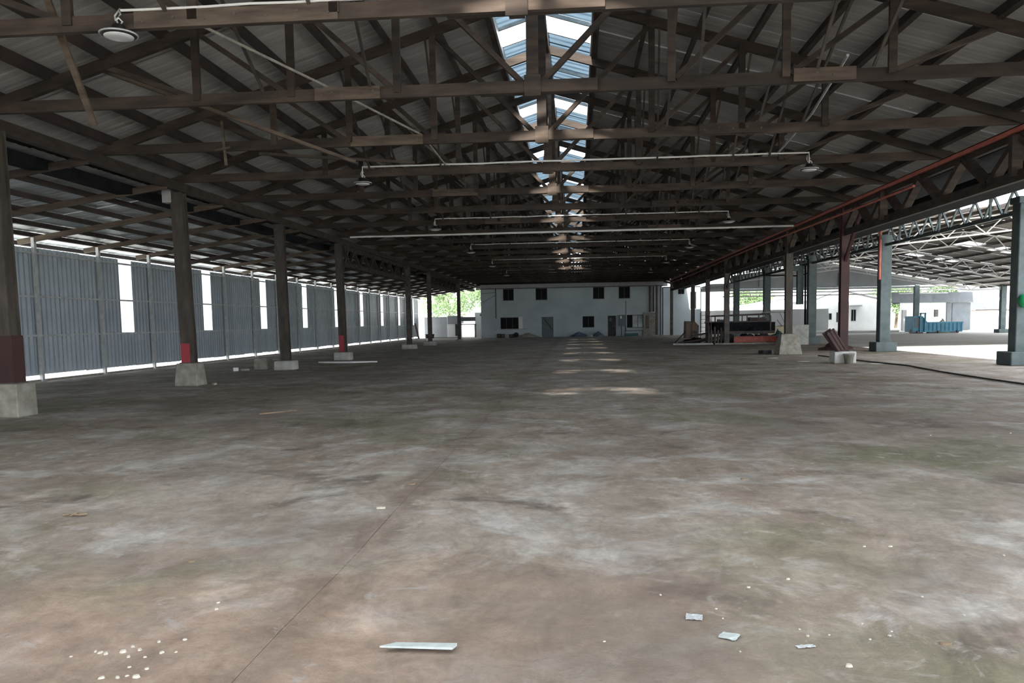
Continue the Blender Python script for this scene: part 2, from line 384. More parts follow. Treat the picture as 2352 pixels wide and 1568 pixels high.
# ------------------------------------------------------------------ roof trusses
def node_t(o): return (XR_+o, 0, ztop(XR_+o))
def node_b(o): return (XR_+o, 0, ZB)
def make_truss():
    t = empty('roof_truss')
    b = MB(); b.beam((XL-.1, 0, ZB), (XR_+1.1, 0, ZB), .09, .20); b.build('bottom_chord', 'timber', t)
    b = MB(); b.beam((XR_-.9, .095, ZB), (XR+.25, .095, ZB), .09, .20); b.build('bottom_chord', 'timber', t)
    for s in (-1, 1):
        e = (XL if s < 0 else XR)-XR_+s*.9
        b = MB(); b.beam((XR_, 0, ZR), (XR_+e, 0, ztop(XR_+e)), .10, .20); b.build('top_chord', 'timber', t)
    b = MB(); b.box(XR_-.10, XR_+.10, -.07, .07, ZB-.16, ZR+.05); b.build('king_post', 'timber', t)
    b = MB(); b.box(XR_-.14, XR_+.14, -.085, -.05, ZB-.17, ZB+.18); b.build('post_foot_plate', 'timber', t)
    for s in (-1, 1):
        for o in (2.33, 4.2, 5.9):
            b = MB(); x = XR_+s*o; b.box(x-.065, x+.065, -.075, -.005+.0, ZB-.02, ztop(x)+.02); b.build('web_post', 'timber', t)
        for o1, o0 in ((2.33, .14), (4.2, 2.40), (5.9, 4.28), (7.6, 5.98)):
            x1, x0 = XR_+s*o1, XR_+s*o0
            b = MB(); b.beam((x1, .045, ztop(x1)-.03), (x0, .045, ZB+.05), .085, .135, up=(0, 1, 0)); b.build('web_diagonal', 'timber', t)
    return t
def add_splice(t, x0, x1, m='timber_mid', n=5):
    b = MB(); b.box(x0, x1, -.075, -.047, ZB-.105, ZB+.105); o = b.build('splice_board', m, t)
    tag(o, 'paler bolted splice board')
    bb = MB()
    for i in range(n):
        x = x0+.12+(x1-x0-.24)*i/(n-1)
        bb.lathe([(.018, -.084), (.018, -.074)], (x, 0, ZB+(.02 if i % 2 else -.02)), 8, axis='y')
    bb.build('bolt_head', 'steel_dark', o)
proto = make_truss()
trusses = {}
KS = list(range(-8, 19))
protochildren = None
for i, kk in enumerate(KS):
    y = Y0+SP*kk
    t = proto if i == 0 else copy_tree(proto)
    trusses[kk] = t; t.location = (0, y, 0)
    n = kk+3
    if kk < -3: lab = 'dark timber king post roof truss overhead, %s' % {-4: 'out of view just before the first visible one', -5: 'out of view, second before the first visible one', -6: 'out of view above the camera', -7: 'out of view behind the camera', -8: 'out of view, last one behind the camera'}[kk]
    else: lab = 'dark timber king post roof truss, %s from the viewer across the hall' % ORD[n]
    if kk == -3: lab = 'brown timber roof truss whose bottom chord crosses the very top, lamp hanging from it'
    tag(t, lab, 'roof truss', 'timber trusses across the hall')
add_splice(trusses[-3], -5.7, -3.0, 'timber_mid', 7)
add_splice(trusses[-2], -4.5, -3.35, 'timber_mid', 6)
add_splice(trusses[-1], -4.9, -3.3, 'timber_mid', 4); add_splice(trusses[-1], 2.6, 4.0, 'timber', 5)
add_splice(trusses[-2], 3.6, 4.6, 'timber_mid', 4)
add_splice(trusses[0], 3.0, 4.4, 'timber', 5); add_splice(trusses[2], 2.6, 4.2, 'timber', 5)
for kk, x0 in ((1, -4.4), (3, -3.6), (4, 3.1)): add_splice(trusses[kk], x0, x0+1.4, 'timber_mid', 4)

# sway rods and ridge braces between neighbouring trusses
for kk in range(-4, 9):
    ya = Y0+SP*kk
    for s, o, nm in ((-1, 2.5, 'left of the ridge'), (1, 2.5, 'right of the ridge'), (-1, 4.4, 'far left of the ridge'), (1, 4.4, 'far right of the ridge'), (1, 5.3, 'outermost right')):
        if (kk+int(o*2)) % 3 == 0 and s < 0: continue
        xa = XR_+s*o; xb = xa+s*(.3 if kk % 2 else .15)
        b = MB(); b.beam((xa, .02, ztop(xa)-.08), (xb, SP-.06, ZB+.10), .045, .045)
        r = b.build('sway_rod', 'steel_dark', None, (0, ya, 0))
        tag(r, 'thin slanting sway rod %s, behind the %s truss from the viewer' % (nm, ORD[kk+4]), 'brace', 'sway rods between the trusses')
for kk in range(-3, 9):
    ya = Y0+SP*kk
    b = MB(); dx = .35 if kk % 2 else -.25
    b.beam((XR_+dx*.3, .08, ZB+.12), (XR_-dx*.2, SP*.52, ZR-.12), .09, .11)
    tag(b.build('ridge_brace', 'timber', None, (0, ya, 0)), 'sloping timber brace rising to the ridge beam from the %s truss' % ORD[kk+3], 'brace', 'braces under the ridge')

# left aisle: long beam on the columns, rafters out to the wall posts
for (y0, y1, lab) in ((YA, 21.2, 'heavy timber beam along the left column tops, nearest length at upper left'), (21.2, 50.1, 'timber beam carried by the middle left columns'), (50.1, YE-1, 'far length of timber beam on the distant left columns')):
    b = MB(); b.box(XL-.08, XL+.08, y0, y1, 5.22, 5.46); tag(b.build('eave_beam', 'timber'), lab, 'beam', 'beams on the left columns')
i = 0
for q in range(-7, 19):
    y = 23.63+3.33*q
    if y < YA+1 or y > YE-2: continue
    b = MB(); b.beam((XL+.05, y, 5.25), (-17.1, y, 5.25-(17.1+XL)*SA+.02*((q*7) % 3-1)), .075, .16)
    if q < 0: lab = 'aisle rafter at the far left edge overhead, %s before the first visible wall post' % ORD[-q-1]
    else: lab = 'timber aisle rafter running to the %s steel post of the left wall' % ORD[q]
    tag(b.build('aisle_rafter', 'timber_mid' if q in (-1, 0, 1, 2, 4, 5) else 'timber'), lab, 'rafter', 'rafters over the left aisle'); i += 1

# ------------------------------------------------------------------ columns
def steel_column(x, y, z0, z1, w, d, m, label, band=None, plinth=None, pm='concrete', braces=(), bandm='red_paint', lean=0, grp='steel columns'):
    t = empty('column', (x, y, 0), label, 'column', grp)
    b = MB()
    # two flanges and a web read as an I section, lean taken up over the height
    def seg(x0, x1, y0, y1): b.add([(x0+(lean if z else 0), yy, z1 if z else z0) if False else (xx+(lean if z else 0), yy, z1 if z else z0) for z in (0, 1) for yy in (y0, y1) for xx in (x0, x1)],
                                    [(0, 2, 3, 1), (4, 5, 7, 6), (0, 1, 5, 4), (2, 6, 7, 3), (0, 4, 6, 2), (1, 3, 7, 5)])
    seg(-w/2, w/2, -d/2, -d/2+.03); seg(-w/2, w/2, d/2-.03, d/2); seg(-w*.36, w*.36, -d/2+.03, d/2-.03)
    b.build('shaft', m, t)
    if band:
        b = MB(); b.box(-w/2-.004, w/2*.55, -d/2-.006, -d/2+.02, band[0], band[1]); tag(b.build('painted_band', bandm, t), 'red painted band')
    if plinth:
        w0, d0, w1, d1, h = plinth
        b = MB(); b.frustum(0, 0, 0, h, w0, d0, w1, d1)
        o = b.build('plinth', pm, t, bevel=.018)
    b = MB(); b.box(-w/2-.04, w/2+.04, -d/2-.04, d/2+.04, z0-.005, z0+.02); b.build('base_plate', 'steel_dark', t)
    for (dy, za, zb) in braces:
        b = MB(); b.beam((0, 0, za), (0, dy, zb), .09, .12); b.build('knee_brace', m, t)
    return t
LZ = 5.22
G1 = 'steel columns on the left'
steel_column(XL+.12, Y0-2*SP, .62, LZ, .33, .30, 'column', 'nearest left column at the photo edge, maroon foot on a chipped concrete block', band=None, plinth=(.60, .56, .575, .54, .62), pm='concrete_dark', grp=G1, lean=-.05)
bb = MB(); bb.box(-.18, .18, -.16, .16, .64, 1.5); tag(bb.build('painted_foot', 'maroon', bpy.data.objects['column']), 'dull red painted foot')
steel_column(XL-.03, Y0, .62, LZ, .32, .30, 'column', 'tall dark left column with red painted band on a tapered concrete plinth', band=(.64, 1.16), plinth=(.66, .60, .54, .50, .62), pm='concrete_dark', lean=-.10, grp=G1)
steel_column(XL, Y0+2*SP, .33, LZ, .32, .28, 'column', 'dark left column with no red band on a low grey plinth beside loose blocks', plinth=(.72, .6, .70, .58, .33), lean=-.06, grp=G1)
steel_column(XL, Y0+4*SP, .36, LZ, .30, .28, 'column', 'left column with long red painted foot and a knee brace, broken slab beside it', band=(.38, 1.12), plinth=(.74, .6, .72, .58, .36), lean=-.06, braces=((1.3, 3.7, 5.1),), grp=G1)
steel_column(XL, Y0+8*SP, .28, LZ, .30, .28, 'steel_dark', 'slim dark left column on a flat plinth near the end of the ribbed wall', plinth=(.9, .6, .85, .6, .28), braces=((-1.2, 3.9, 5.1),), grp=G1)
steel_column(XL, Y0+10*SP, .30, LZ, .28, .28, 'steel_dark', 'thin dark left column in front of the grey cabin', plinth=(.9, .6, .85, .6, .3), braces=((1.2, 3.9, 5.1),), grp=G1)
steel_column(XL, Y0+14*SP, .1, LZ, .28, .28, 'steel_dark', 'most distant left column, beside the office corner', plinth=(.6, .6, .55, .6, .1), grp=G1)
G2 = 'steel columns on the right'
steel_column(XR, Y0+2*SP, .40, 5.3, .27, .26, 'maroon', 'reddish brown right column on a white stained plinth with bucket in front', plinth=(.72, .6, .72, .6, .40), pm='plinth_white', braces=((-1.6, 3.4, 5.0),), grp=G2)
steel_column(XR, Y0+4*SP, .88, 5.3, .29, .27, 'column', 'dark right column on a tall tapered concrete plinth', plinth=(.98, .9, .72, .62, .88), pm='concrete_dark', braces=((1.7, 3.3, 5.0),), grp=G2)
steel_column(XR, Y0+8*SP, .05, 5.3, .30, .27, 'steel_dark', 'dark right column rising behind the cage trailer', plinth=(.5, .5, .5, .5, .06), braces=((-1.7, 3.3, 5.0),), grp=G2)
steel_column(XR, Y0+10*SP, .05, 5.3, .28, .27, 'steel_dark', 'dark right column beside the ladder', plinth=(.5, .5, .5, .5, .06), grp=G2)
steel_column(XR, Y0+12*SP, .05, 5.3, .27, .27, 'steel_dark', 'dark right column behind the brown plywood cabinet', plinth=(.5, .5, .5, .5, .06), grp=G2)
steel_column(XR, Y0+16*SP, .05, 5.3, .26, .27, 'steel_dark', 'far right column against the office front, second from its pipes', plinth=(.5, .5, .5, .5, .06), grp=G2)
steel_column(7.85, 80.9, .05, 5.0, .22, .22, 'steel_dark', 'dark post against the office front, right of the brown sheet', plinth=(.4, .4, .4, .4, .06), grp=G2)

# lattice girders along the column lines
def lattice(x, y0, y1, zt, zb, label, panel=2*SP/3, m='timber', red=False, name='lattice_girder', chord=(.10, .20), web=.13, phase=0, cat='girder'):
    t = empty(name, (x, y0, 0), label, cat); L = y1-y0
    b = MB(); b.box(-chord[0]/2, chord[0]/2, 0, L, zt-chord[1]/2, zt+chord[1]/2); b.build('top_chord', m, t)
    b = MB(); b.box(-chord[0]/2, chord[0]/2, 0, L, zb-chord[1]/2, zb+chord[1]/2); b.build('bottom_chord', m, t)
    n = int(L/panel); h = panel
    meA = None
    for i in range(n):
        ya = i*panel
        for (a, c) in ((ya, ya+panel/2), (ya+panel, ya+panel/2)):
            b = MB(); b.beam((chord[0]*.2, a, zt-.02), (chord[0]*.2, c, zb+.02), web*.7, web, up=(1, 0, 0)); b.build('web_diagonal', m, t)
        if i % 3 == phase:
            b = MB(); b.beam((-chord[0]*.6, ya, zt), (-chord[0]*.6, ya, zb), web*.7, web*1.1, up=(1, 0, 0)); b.build('web_post', m, t)
    if red:
        b = MB(); b.box(-.17, -.10, 0, L, zt+.02, zt+.13); b.box(-.17, .02, 0, L, zt+.11, zt+.13); tag(b.build('red_angle_iron', 'red_steel', t), 'oxide red angle iron along the top')
    return t
lattice(XR, Y0-5*SP, Y0+16*SP, 5.26, 4.42, 'deep timber lattice girder with a red steel edge along the right columns', red=True, web=.2, chord=(.12, .22))
lattice(XL, Y0+4*SP+.4, Y0+8*SP-.2, 5.10, 4.35, 'lattice girder spanning the missing left column beyond the fourth', panel=SP/2)
lattice(XL, Y0+10*SP+.3, Y0+14*SP-.2, 5.10, 4.35, 'farthest lattice girder on the left, near the office corner', panel=SP/2)
b = MB(); pts = [(XR-.35, y, 5.0-.06*math.sin((y-10)/7.0)) for y in range(22, 80, 2)]
b.tube(pts, .035, 8); tag(b.build('water_pipe', 'red_steel'), 'thin rusty pipe sagging below the red edge of the right girder', 'pipe')

# right hand edge of the main roof: gutter and flat link roof out to the concrete columns
b = MB(); b.box(10.15, 10.9, YA, YE, 4.62, 5.05); tag(b.build('trim_1', 'gutter'), kind='structure')
lk = MB(); lk.add([(10.12, YA, 5.50), (13.85, YA, 5.62), (13.85, 78, 5.62), (10.12, 78, 5.50), (10.12, YA, 5.54), (13.85, YA, 5.66), (13.85, 78, 5.66), (10.12, 78, 5.54)],
                 [(0, 1, 2, 3), (7, 6, 5, 4), (0, 4, 5, 1), (1, 5, 6, 2), (2, 6, 7, 3), (3, 7, 4, 0)])
tag(lk.build('trim_2', 'gutter'), kind='structure')

# ------------------------------------------------------------------ concrete columns on the right
for q in range(-1, 5):
    y = 26.2+11.2*q
    t = empty('concrete_column', (XC, y, 0), ['grey-green concrete column outside the right edge, nearest of its row', 'thick grey-green concrete column at the right photo edge with a green balloon', 'grey-green concrete column with a rusty downpipe stain, second in its row', 'grey-green concrete column third in its row, right of the low concrete wall', 'grey-green concrete column fourth in its row, behind the cage trailer', 'farthest grey-green concrete column, left end of its row'][q+1], 'column', 'concrete columns of the yard hall')
    w = .46
    b = MB(); b.box(-w/2, w/2, -w/2, w/2, .4, 5.15); b.build('shaft', 'concrete_green', t, bevel=.02)
    b = MB(); b.box(-w/2-.22, w/2+.22, -w/2-.22, w/2+.22, 0, .42); b.build('footing', 'concrete_green', t, bevel=.02)
    b = MB(); b.box(-w/2-.05, w/2+.05, -w/2-.05, w/2+.05, 4.95, 5.15); b.build('cap_plate', 'concrete_green', t)
b = MB(); b.tube([(XC-.28, 37.2, 5.6), (XC-.28, 37.2, 4.2), (XC-.28, 37.2, 3.2)], .06, 10); tag(b.build('downpipe', 'red_steel'), 'short rusty red downpipe on the left edge of a concrete column', 'pipe')
lattice(XC, 20.6, 76, 5.50, 4.72, 'steel side girder over the concrete columns with sky behind its webs', panel=1.25, m='concrete_green', name='side_girder', chord=(.12, .12), web=.07)
b = MB(); b.lathe([(.02, -.22), (.10, -.18), (.17, -.05), (.18, .05), (.13, .16), (.05, .22)], (0, 0, 0), 14)
tag(b.build('balloon', 'balloon', None, (13.63, 25.86, 1.98), smooth=True), 'dark green balloon-like lump tied on the concrete column at the right edge', 'balloon')

# ------------------------------------------------------------------ yard hall roof beyond the concrete columns
XQ, ZQ, XQR = 22.3, 6.45, 35.7
SLl, SLr = (ZQ-5.55)/(XQ-XC), .19
hall = empty('canopy_roof', (0, 0, 0), 'low pitched brown-grey sheet roof of the open yard hall on the right', 'roof')
n = 0
meL = sheet_mesh('roof_sheet', 1.14, (XQ-XC+.2)*math.sqrt(1+SLl**2), 'roof_yard', ribs=4); meR = sheet_mesh('roof_sheet', 1.14, (XQR-XQ+.5)*math.sqrt(1+SLr**2), 'roof_yard', ribs=4)
ysy = [25.52+1.12*i for i in range(45)]
lay('roof_sheet', meL, XQ, ZQ+.12, SLl, -1, [y for y in ysy if y > 34.5], hall); lay('roof_sheet', meR, XQ, ZQ+.12, SLr, 1, [y for i, y in enumerate(ysy) if i not in (25, 26, 33)], hall)
for i in (25, 26, 33):
    for (xa, xb, mm) in ((XQ, 24.2, 'roof_yard'), (24.2, 25.6, 'skylight_white'), (25.6, 26.6, 'roof_yard'), (26.6, 28.0, 'skylight_white'), (28.0, XQR+.5, 'roof_yard')):
        me = sheet_mesh('roof_sheet', 1.14, (xb-xa)*math.sqrt(1+SLr**2), mm, ribs=4)
        lay('translucent_sheet' if 'sky' in mm else 'roof_sheet', me, xa, ZQ+.12-SLr*(xa-XQ), SLr, 1, [ysy[i]], hall, 0)
for i in range(6):
    x = XC+.6+i*1.45; b = MB(); b.box(x-.05, x+.05, 34.0, 74.8, ZQ-SLl*(XQ-x)-.04, ZQ-SLl*(XQ-x)+.10); b.build('purlin', 'steel_dark', hall)
for i in range(10):
    x = XQ+.3+i*1.45; b = MB(); b.box(x-.05, x+.05, 25.0, 74.8, ZQ-SLr*(x-XQ)-.04, ZQ-SLr*(x-XQ)+.10); b.build('purlin', 'steel_dark', hall)
def bow_truss(y, label, grp):
    t = empty('tube_truss', (0, y, 0), label, 'roof truss', grp)
    def zt(x): return ZQ-.12-(SLl*(XQ-x) if x < XQ else SLr*(x-XQ))
    xs = [XC+.1+(XQR-XC-.2)*i/26 for i in range(27)]
    def dep(x): return .62*min(1, max(.05, (XQR-x)/3.0))*1.0+.12
    top = [(x, 0, zt(x)) for x in xs]; bot = [(x, 0, zt(x)-dep(x)) for x in xs]
    b = MB(); b.tube(top, .04, 8); b.build('top_tube', 'white_tube', t, smooth=True)
    b = MB(); b.tube(bot, .04, 8); b.build('bottom_tube', 'white_tube', t, smooth=True)
    for i in range(26):
        a, c = (top[i], bot[i+1]) if i % 2 == 0 else (bot[i], top[i+1])
        b = MB(); b.tube([a, c], .027, 6); b.build('web_tube', 'white_tube', t)
for q, lab in ((1, 'white zigzag tube truss of the yard hall, nearest one under the side girder'), (2, 'white zigzag tube truss right of the second concrete column, longest in view'), (3, 'white zigzag tube truss farther back, crossing behind the second concrete column'), (4, 'farthest white tube truss in front of the grey gable')):
    bow_truss(26.2+11.2*q, lab, 'tube trusses of the yard hall')
# gable end of the yard hall
gb = MB(); gb.prism_y([(XC+.3, 4.35), (33.2, 4.35), (XQ, ZQ+.0), (XC+.3, 5.45)], 75.2, 75.26)
gable = gb.build('gable_panel', 'grey_wall', hall)
b = MB(); b.beam((XQ, 75.1, ZQ-.05), (34.5, 75.1, 4.0), .12, .22); tag(b.build('verge_board', 'white_tube', gable), 'bright white sloping verge')
for x in (16.5, 20, 23.5, 27):
    b = MB(); b.beam((x, 75.12, 4.4), (x+.0, 75.12, 5.5), .04, .05); b.build('gable_rib', 'steel_dark', gable)
for i, z in enumerate((4.25, 3.95, 3.7)):
    b = MB(); b.tube([(14.2, 76.5+i*2, z), (24, 76.5+i*2, z-.02), (35.4, 76.5+i*2, z)], .06 if i else .09, 8)
    b.build('service_pipe', 'white_tube' if i else 'galv', hall)
for (x, y, lab) in ((35.7, 71, 'slender grey post carrying the right end of the yard hall'), (35.7, 48.6, 'slender grey yard post outside the right edge'), (30.9, 76.5, 'short grey post standing behind the flat-roofed kiosk')):
    t = empty('yard_post', (x, y, 0), lab, 'post', 'outer posts of the yard hall')
    b = MB(); b.box(-.2, .2, -.2, .2, .3, 4.1 if x > 32 else 4.5); b.build('shaft', 'concrete_green', t)
    b = MB(); b.box(-.45, .45, -.45, .45, 0, .32); b.build('footing', 'concrete_green', t, bevel=.02)

back = empty('shed_roof', (0, 0, 0), 'flat dark roof strip beyond the grey gable of the yard hall', 'roof')
b = MB(); b.box(12.4, 39.0, 76.2, 97, 4.72, 4.78); b.build('roof_deck', 'kiosk_grey', back)
for x in (14.4, 38.6):
    for y in (96,):
        b = MB(); b.box(x-.08, x+.08, y-.08, y+.08, 0, 4.72); b.build('post', 'concrete_green', back)
for y in (77, 82, 87, 92):
    b = MB(); b.box(12.4, 39.0, y-.05, y+.05, 4.58, 4.72); b.build('roof_beam', 'galv', back)

# ------------------------------------------------------------------ left wall of ribbed cladding
wl = empty('wall_left', kind='structure')
def clad(w, h, n):
    p = w/n; prof = []
    for i in range(n):
        a = -w/2+i*p; prof += [(a, 0), (a+p*.64, 0), (a+p*.70, .085), (a+p*.94, .085)]
    prof.append((w/2, 0)); vs = [(x, y, z) for x in (0, h) for y, z in prof]; m_ = len(prof)
    me = bpy.data.meshes.new('wall_sheet'); me.from_pydata(vs, [], [(i, i+1, m_+i+1, m_+i) for i in range(m_-1)]); me.materials.append(M['cladding']); return me
SLOT0, SLP, SLW = 28.32, 6.55, .86
pw = (SLP-SLW)/5
meP = clad(pw+.02, 3.92, 5); meS = clad(SLW+.04, 1.25, 4); mew = sheet_mesh('wall_window_sheet', SLW+.02, 2.56, 'skylight_white', ribs=4, h=.02)
def put(me, nm, y, z):
    o = link(nm, me, wl, (XW-.10, y, z)); o.rotation_euler = (0, -PI/2, 0); return o
for jn in range(-5, 9):
    ys = SLOT0+SLP*jn
    for q in range(5):
        y = ys+SLW+pw*(q+.5)
        if y < 84: put(meP, 'wall_sheet', y, .20+random.uniform(-.02, .01))
    if ys < 83:
        put(meS, 'wall_sheet', ys+SLW/2, .20); o = put(mew, 'wall_window_sheet', ys+SLW/2, 1.45)
for z in (1.42, 2.62, 3.95):
    for q in range(-8, 18):
        ya = 23.63+3.33*q
        b = MB(); b.box(XW-.075, XW-.03, ya+.03, ya+3.30, z-.028, z+.028); b.build('wall_rail', 'galv', wl)
mpost = MB(); mpost.box(-.05, .05, -.055, .055, 0, 4.42); mpost.box(-.1, .1, -.1, .1, 0, .02); mp_ = mpost.mesh('wall_post'); mp_.materials.append(M['galv'])
for q in range(-8, 18): link('wall_post', mp_, wl, (XW, 23.63+3.33*q, 0))
b = MB(); b.box(XW-.16, XW-.02, -4, 84, -.10, .06); b.build('kerb', 'concrete_dark', wl)

# ------------------------------------------------------------------ office block at the far end
YO = 81.8
def wall_holes(x0, x1, z0, z1, y0, y1, holes):
    xs = sorted({x0, x1, *[h[0] for h in holes], *[h[1] for h in holes]}); zs = sorted({z0, z1, *[h[2] for h in holes], *[h[3] for h in holes]})
    b = MB()
    for i in range(len(xs)-1):
        run = None
        for j in range(len(zs)-1):
            cx, cz = (xs[i]+xs[i+1])/2, (zs[j]+zs[j+1])/2
            if not any(h[0] < cx < h[1] and h[2] < cz < h[3] for h in holes): b.box(xs[i], xs[i+1], y0, y1, zs[j], zs[j+1])
    return b
off = empty('office_block', (0, 0, 0), 'two-storey pale blue-grey office block closing the far end of the hall', 'building')
ups = [(-7.52, -6.42), (-4.19, -3.02), (1.6, 2.73), (4.17, 5.3)]
holes = [(a, c, 3.76, 4.93) for a, c in ups]+[(-7.83, -5.98, .87, 2.05), (-3.61, -2.44, .0, 2.03), (.53, 1.70, .90, 2.04), (3.07, 3.88, .0, 2.04), (4.98, 6.59, .81, 2.1)]
wall_holes(-9.80, 8.50, 0, 4.98, YO, YO+.2, holes).build('front_wall', 'office', off)
b = MB(); b.box(-9.82, 8.6, YO-.05, YO+.2, 4.98, 5.38); b.build('fascia', 'office_trim', off)
b = MB(); b.box(-9.82, 8.6, YO-.10, YO-.03, 4.93, 5.0); b.build('cable_tray', 'steel_dark', off)
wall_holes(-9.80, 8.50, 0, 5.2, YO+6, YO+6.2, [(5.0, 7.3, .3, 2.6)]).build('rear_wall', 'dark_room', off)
b = MB(); b.box(-9.80, -9.6, YO+.2, YO+6, 0, 5.3); b.build('side_wall', 'office', off)
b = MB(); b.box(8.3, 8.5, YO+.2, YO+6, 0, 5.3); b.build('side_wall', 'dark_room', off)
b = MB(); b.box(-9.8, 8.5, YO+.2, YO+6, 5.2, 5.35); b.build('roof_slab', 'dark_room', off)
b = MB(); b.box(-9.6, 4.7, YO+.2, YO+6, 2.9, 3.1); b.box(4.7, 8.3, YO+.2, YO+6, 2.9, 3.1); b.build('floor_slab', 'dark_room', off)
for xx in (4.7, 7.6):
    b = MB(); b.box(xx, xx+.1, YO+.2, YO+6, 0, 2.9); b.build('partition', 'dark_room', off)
def window(parent, x0, x1, z0, z1, mull=1, glass='glass_dark', frame='steel_dark', y=YO+.08):
    f = MB(); t = .045
    f.box(x0, x1, y, y+.05, z0, z0+t); f.box(x0, x1, y, y+.05, z1-t, z1); f.box(x0, x0+t, y, y+.05, z0, z1); f.box(x1-t, x1, y, y+.05, z0, z1)
    for i in range(1, mull+1):
        x = x0+(x1-x0)*i/(mull+1); f.box(x-t/2, x+t/2, y, y+.05, z0, z1)
    fr = f.build('window', frame, parent)
    if glass:
        p = MB(); p.box(x0+t, x1-t, y+.02, y+.03, z0+t, z1-t); p.build('pane', glass, fr)
    return fr
for a, c in ups: window(off, a, c, 3.76, 4.93, 1)
window(off, -7.83, -5.98, .87, 2.05, 2); window(off, .53, 1.70, .90, 2.04, 1)
fw = window(off, 4.98, 6.59, .81, 2.1, 2, glass=None, frame='door_dark')
b = MB(); b.box(5.0, 5.55, YO+.10, YO+.12, .85, 2.08); b.build('pane', 'glass_dark', fw)
b = MB(); b.box(5.55, 6.55, YO+.10, YO+.115, .85, 2.08); tag(b.build('pane', 'skylight_white', fw), 'bright daylit milky pane')
for (x0, x1, z) in ((-7.6, -6.35, 3.70), (-4.25, -2.95, 3.68), (1.53, 2.8, 3.70), (4.1, 5.38, 3.70), (-7.9, -5.0, .82)):
    b = MB(); b.box(x0, x1, YO-.06, YO+.02, z, z+.06); b.build('window_sill', 'office_trim', off)
b = MB(); b.box(-5.95, -5.55, YO-.06, YO-.02, .87, 2.10); b.box(-5.93, -5.57, YO-.075, YO-.06, 1.65, 1.67); tag(b.build('shutter_leaf', 'white_wall', off), 'open white shutter leaf')
d = MB(); d.box(-3.58, -2.47, YO+.10, YO+.14, 0, 2.0); d = d.build('door', 'door_teal', off)
b = MB(); b.beam((-3.4, YO+.06, 1.9), (-2.5, YO+.06, .7), .03, .10); b.build('door_brace', 'steel_dark', d)
b = MB(); b.box(-3.3, -2.9, YO+.085, YO+.10, .1, 1.1); b.build('door_panel', 'kiosk_grey', d)
d = MB(); d.box(3.09, 3.86, YO+.10, YO+.14, 0, 2.0); d = d.build('door', 'door_dark', off)
b = MB(); b.box(3.22, 3.45, YO+.085, YO+.10, 1.5, 1.8); tag(b.build('notice_sheet', 'kiosk_grey', d), 'pale notice sheet on the door')
b = MB(); b.box(3.76, 3.80, YO+.05, YO+.10, .95, 1.05); b.build('door_handle', 'galv', d)
b = MB(); b.tube([(-8.25, YO-.06, 4.95), (-8.25, YO-.06, 1.97)], .05, 8); b.build('wall_pipe', 'steel_dark', off)
b = MB(); b.tube([(-9.75, YO-.04, 3.55), (-8.3, YO-.04, 4.3)], .02, 6); b.build('wall_cable', 'steel_dark', off)
b = MB(); b.tube([(-9.75, YO-.04, 4.5), (-8.3, YO-.04, 4.6)], .02, 6); b.build('wall_cable', 'steel_dark', off)
b = MB(); b.box(1.7, 2.1, YO+.5, YO+.9, 3.78, 4.0); b.box(2.15, 2.5, YO+.5, YO+.9, 3.78, 4.05); b.build('stacked_paper', 'white_wall', off)
# lower right wing and its services
wing = empty('office_wing', (0, 0, 0), 'narrower wing right of the office front with one small high dark window', 'building')
wall_holes(8.62, 12.3, 0, 4.75, YO+.3, YO+.5, [(10.1, 10.72, 4.08, 4.6), (11.3, 11.9, 2.6, 4.3)]).build('front_wall', 'office', wing)
wall_holes(8.62, 12.3, 0, 4.75, YO+6, YO+6.2, []).build('rear_wall', 'dark_room', wing)
b = MB(); b.box(12.1, 12.3, YO+.5, YO+6, 0, 4.75); b.build('side_wall', 'office', wing)
b = MB(); b.box(8.62, 12.3, YO+.3, YO+6, 4.75, 4.85); b.build('roof_slab', 'dark_room', wing)
window(wing, 10.1, 10.72, 4.08, 4.6, 1, y=YO+.35); window(wing, 11.3, 11.9, 2.6, 4.3, 1, y=YO+.35)
for x, z0, z1, w in ((7.3, 2.35, 4.95, .11), (7.65, 2.4, 4.95, .07), (8.35, 0, 4.95, .05)):
    b = MB(); b.tube([(x, YO-.10, z1), (x, YO-.10, z0)], w, 10)
    tag(b.build('downpipe', 'steel_dark'), 'dark vertical pipe on the right end of the office front, %s' % {7.3: 'thickest one', 7.65: 'thinner one beside the thickest', 8.35: 'reaching down to the floor'}[x], 'pipe', 'pipes on the office front')
t = empty('leaning_sheet', (7.3, YO-.3, 0), 'tall brownish sheet stood against the office front right of the bright window', 'sheet')
b = MB(); b.box(-.7, .72, -.03, .03, .0, 2.3); b.build('board', 'concrete_dark', t); b = MB(); b.box(-.5, -.15, -.045, -.03, .7, 2.0); b.build('faded_patch', 'brown_box', t)
t = empty('electric_cabinet', (4.5, YO-.35, 0), 'grey electrical cabinet on a stand left of the bright office window', 'cabinet')
b = MB(); b.box(-.32, .34, -.15, .2, 1.0, 2.12); b.build('case', 'kiosk_grey', t, bevel=.02); b = MB(); b.box(-.22, -.06, -.17, -.15, 1.75, 2.0); b.build('meter_window', 'white_wall', t)
for sx in (-.12, .26):
    b = MB(); b.box(sx, sx+.06, -.05, .05, 0, 1.0); b.build('leg', 'steel_dark', t)
b = MB(); b.tube([(4.85, YO-.4, .5), (4.85, YO-.4, 3.5)], .035, 8); tag(b.build('service_mast', 'steel_dark'), 'thin dark mast standing beside the electrical cabinet', 'pole')

